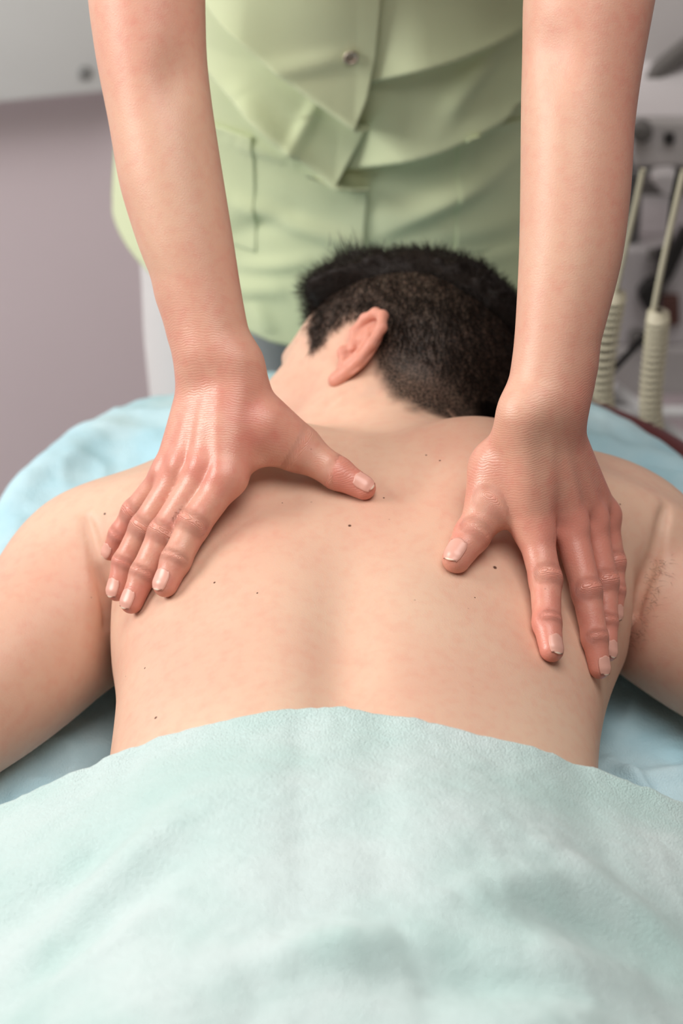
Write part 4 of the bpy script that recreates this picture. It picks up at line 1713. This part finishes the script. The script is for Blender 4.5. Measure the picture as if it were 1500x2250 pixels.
zb_ = EQ_(1450, 372, YC)[2]
dev = empty('treatment_device', (0.5, YC + 0.1, zb_))
tag(dev, 'grey-white physiotherapy device with sloped panel and dark buttons behind the therapist', 'device')
extrude('casing', poly([(1388, 372), (1388, 262), (2200, 262), (2200, 372)], YC), 0.22, M_CASE2, dev, 0.006)
# sloped control panel above the front
zt_ = EQ_(1400, 262, YC)[2]
prof = [(YC + 0.004, zt_ + 0.001), (YC + 0.20, zt_ + 0.085), (YC + 0.20, zt_ + 0.001)]
xl, xr = EQ_(1385, 262, YC)[0], EQ_(2200, 262, YC)[0]
V = np.array([(x, y, z) for x in (xl, xr) for y, z in prof])
mesh_obj('sloped_panel', V, [(0, 1, 2), (5, 4, 3), (0, 3, 4, 1), (1, 4, 5, 2), (2, 5, 3, 0)], M_CASE, dev, smooth=False)
# tilted screen with dark lower bezel
scr = poly([(1388, 196), (1500, 104), (1640, 20), (1640, 52), (1510, 128), (1392, 226)], YC + 0.05)
extrude('screen_bezel', scr, 0.02, M_DGREY, dev, 0.002)
extrude('screen_back', poly([(1380, 190), (1420, -120), (1750, -200), (1640, 20), (1500, 100)], YC + 0.071), 0.03, M_CASE, dev, 0.004)
extrude('button', poly([(1459, 297), (1482, 296), (1482, 318), (1459, 319)], YC - 0.006), 0.012, M_DARK, dev, 0.002)
extrude('button', poly([(1524, 294), (1546, 293), (1546, 315), (1524, 316)], YC - 0.006), 0.012, M_DARK, dev, 0.002)
kp = EQ_(1408, 283, YC)
sv, sf = lathe([(0.011, 0.0), (0.011, 0.010), (0.009, 0.013), (0.001, 0.013)], kp, V3(1, 0, 0), V3(0, 0, 1), V3(0, -1, 0))
mesh_obj('knob', sv, sf, M_DGREY, dev)

cart = empty('device_cart', (0.5, YC + 0.1, 0.0))
tag(cart, 'grey metal cart with panels and shelf carrying the physiotherapy device', 'cart')
YP = YC + 0.03
extrude('top_shelf', poly([(1392, 388), (1392, 376), (2200, 376), (2200, 388)], YC), 0.22, M_GREY, cart, 0.002)
extrude('pad_holder', poly([(1428, 398), (1436, 384), (1478, 380), (1496, 394), (1484, 424), (1466, 440)], YC - 0.02), 0.02, M_CASE, cart, 0.004)
extrude('back_panel', poly([(1392, 546), (1392, 400), (2200, 400), (2200, 546)], YP + 0.12), 0.02, M_DGREY, cart, 0.002)
extrude('front_panel', poly([(1330, 760), (1345, 548), (2200, 548), (2200, 760)], YP), 0.16, M_CASE, cart, 0.004)
extrude('drawer', poly([(1325, 870), (1335, 766), (2200, 766), (2200, 870)], YP - 0.005), 0.16, M_CASE2, cart, 0.004)
kp = EQ_(1398, 737, YP)
sv, sf = lathe([(0.009, 0.0), (0.009, 0.010), (0.007, 0.013), (0.001, 0.013)], kp, V3(1, 0, 0), V3(0, 0, 1), V3(0, -1, 0))
mesh_obj('knob', sv, sf, M_DGREY, cart)
extrude('brown_flap', poly([(1452, 656), (1492, 656), (1494, 714), (1456, 718)], YP - 0.012), 0.011, M_BROWN, cart, 0.001)
# black clamp holding the hose
extrude('clamp', poly([(1440, 556), (1470, 552), (1500, 500), (1520, 520), (1478, 612), (1456, 640), (1446, 610)], YP - 0.02), 0.015, M_DARK, cart, 0.003)
extrude('clamp_jaw', poly([(1398, 650), (1420, 624), (1448, 616), (1452, 650), (1440, 682), (1418, 688)], YP - 0.022), 0.018, M_DARK, cart, 0.004)
extrude('clamp_screw', poly([(1424, 558), (1440, 556), (1440, 572), (1424, 572)], YP - 0.02), 0.012, M_DGREY, cart, 0.001)
# lower basket of pale bars, wheels' frame
yb = YP - 0.03
for a, b in (((1345, 850), (1420, 905)), ((1450, 930), (1560, 1005)), ((1330, 905), (1600, 905)), ((1480, 1010), (1640, 1010))):
    v_, f_ = tube([EQ_(*a, yb), EQ_(*b, yb)], 0.0065)
    mesh_obj('basket_bar', v_, f_, M_WHITE, cart)
xm = EQ_(1345, 900, YP)[0] + 0.01
for x in (xm, xm + 0.36):
    for y in (YP + 0.02, YP + 0.18):
        v_, f_ = tube([V3(x, y, 0.05), V3(x, y, zb_ - 0.012)], 0.010)
        mesh_obj('post', v_, f_, M_GREY, cart)
        sv, sf = lathe([(0.012, -0.010), (0.025, -0.009), (0.025, 0.009), (0.012, 0.010)], V3(x, y, 0.025), V3(0, 1, 0), V3(0, 0, 1), V3(1, 0, 0))
        mesh_obj('wheel', sv, sf, M_DARK, cart)
box_obj('bottom_shelf', (xm - 0.02, YP, 0.10), (xm + 0.38, YP + 0.20, 0.115), M_CASE2, cart, 0.003)


def hose(label, straight, coil, ystr, rc, turns):
    root = empty('coiled_hose', tuple(EQ_(*coil[-1], ystr)))
    tag(root, label, 'hose', 'coiled hoses hanging from the cart')
    sp_ = smooth_path([EQ_(*p, ystr) for p in straight], 40)
    v_, f_ = tube(sp_, 0.0028)
    mesh_obj('straight_tube', v_, f_, M_BEIGE, root)
    path = smooth_path([EQ_(*p, ystr) for p in coil], 40)
    N_ = turns * 14
    ts = np.linspace(0, 1, N_)
    c = np.stack([np.interp(ts, np.linspace(0, 1, 40), path[:, i]) for i in range(3)], 1)
    tan = np.gradient(c, axis=0)
    tan /= np.linalg.norm(tan, axis=1)[:, None]
    e1 = np.cross(tan, V3(0, 1, 0))
    e1 /= np.linalg.norm(e1, axis=1)[:, None]
    e2 = np.cross(tan, e1)
    ph = ts * turns * 2 * np.pi
    v_, f_ = tube(c + (np.cos(ph)[:, None] * e1 + np.sin(ph)[:, None] * e2) * rc, 0.0021, n=7)
    mesh_obj('coil', v_, f_, M_BEIGE, root)
    v_, f_ = tube(path, rc - 0.0030, n=10)  # dark inner tube added to imitate shade in the gaps of the coil
    mesh_obj('gap_shade', v_, f_, M_COIL_GAP, root)
    e = (c[1] - c[0]) / np.linalg.norm(c[1] - c[0])
    v_, f_ = tube([c[0] - e * 0.008, c[0] - e * 0.006, c[0] + e * 0.004], [0.004, rc + 0.001, rc + 0.001], n=14)
    mesh_obj('cuff', v_, f_, M_BEIGE, root)
    return root


hose('beige coiled hose hanging close beside the therapist arm, left of the other hose', [(1412, 372), (1398, 440), (1370, 560), (1350, 650)],
     [(1350, 655), (1338, 720), (1326, 800), (1322, 870), (1332, 920), (1345, 960), (1352, 1010)], 0.60, 0.0088, 26)
hose('beige coiled hose hanging nearer the picture edge below the black clamp', [(1502, 372), (1480, 470), (1455, 580), (1434, 690)],
     [(1445, 700), (1440, 760), (1432, 830), (1428, 900), (1436, 960), (1442, 1040)], 0.57, 0.0092, 24)


def cable(pts, y, r, label):
    v_, f_ = tube(smooth_path([EQ_(*p, y) for p in pts], 40), r, n=8)
    return tag(mesh_obj('cable', v_, f_, M_DARK), label, 'cable')


cable([(1492, 372), (1476, 450), (1468, 540), (1452, 620), (1440, 700)], 0.66, 0.0032, 'black cable running down beside the right beige tube through the clamp')
cable([(1430, 722), (1405, 750), (1370, 788), (1345, 815)], 0.72, 0.0034, 'short black cable slanting between the two coiled hoses')
cable([(1306, 850), (1295, 862), (1285, 890)], 0.70, 0.0042, 'stub of black cable beside the therapist wrist on the right')
# dark red bumper rail of the massage table, carried on brackets
rv = np.array(RAIL)
v_, f_ = tube(rv, 0.013, n=12)
mesh_obj('bumper_rail', v_, f_, M_BURG, table)
for k in (4, len(rv) // 2, len(rv) - 4):
    c_ = np.array([OUT_CX, 0.2, 0])
    inn = rv[k] + (c_ - rv[k]) * np.array([0.35, 0.35, 0]) - np.array([0, 0, 0.055])
    v_, f_ = tube([rv[k] - np.array([0, 0, 0.008]), rv[k] - np.array([0, 0, 0.055]), inn], 0.006, n=8)
    mesh_obj('bracket', v_, f_, M_GREY, table)
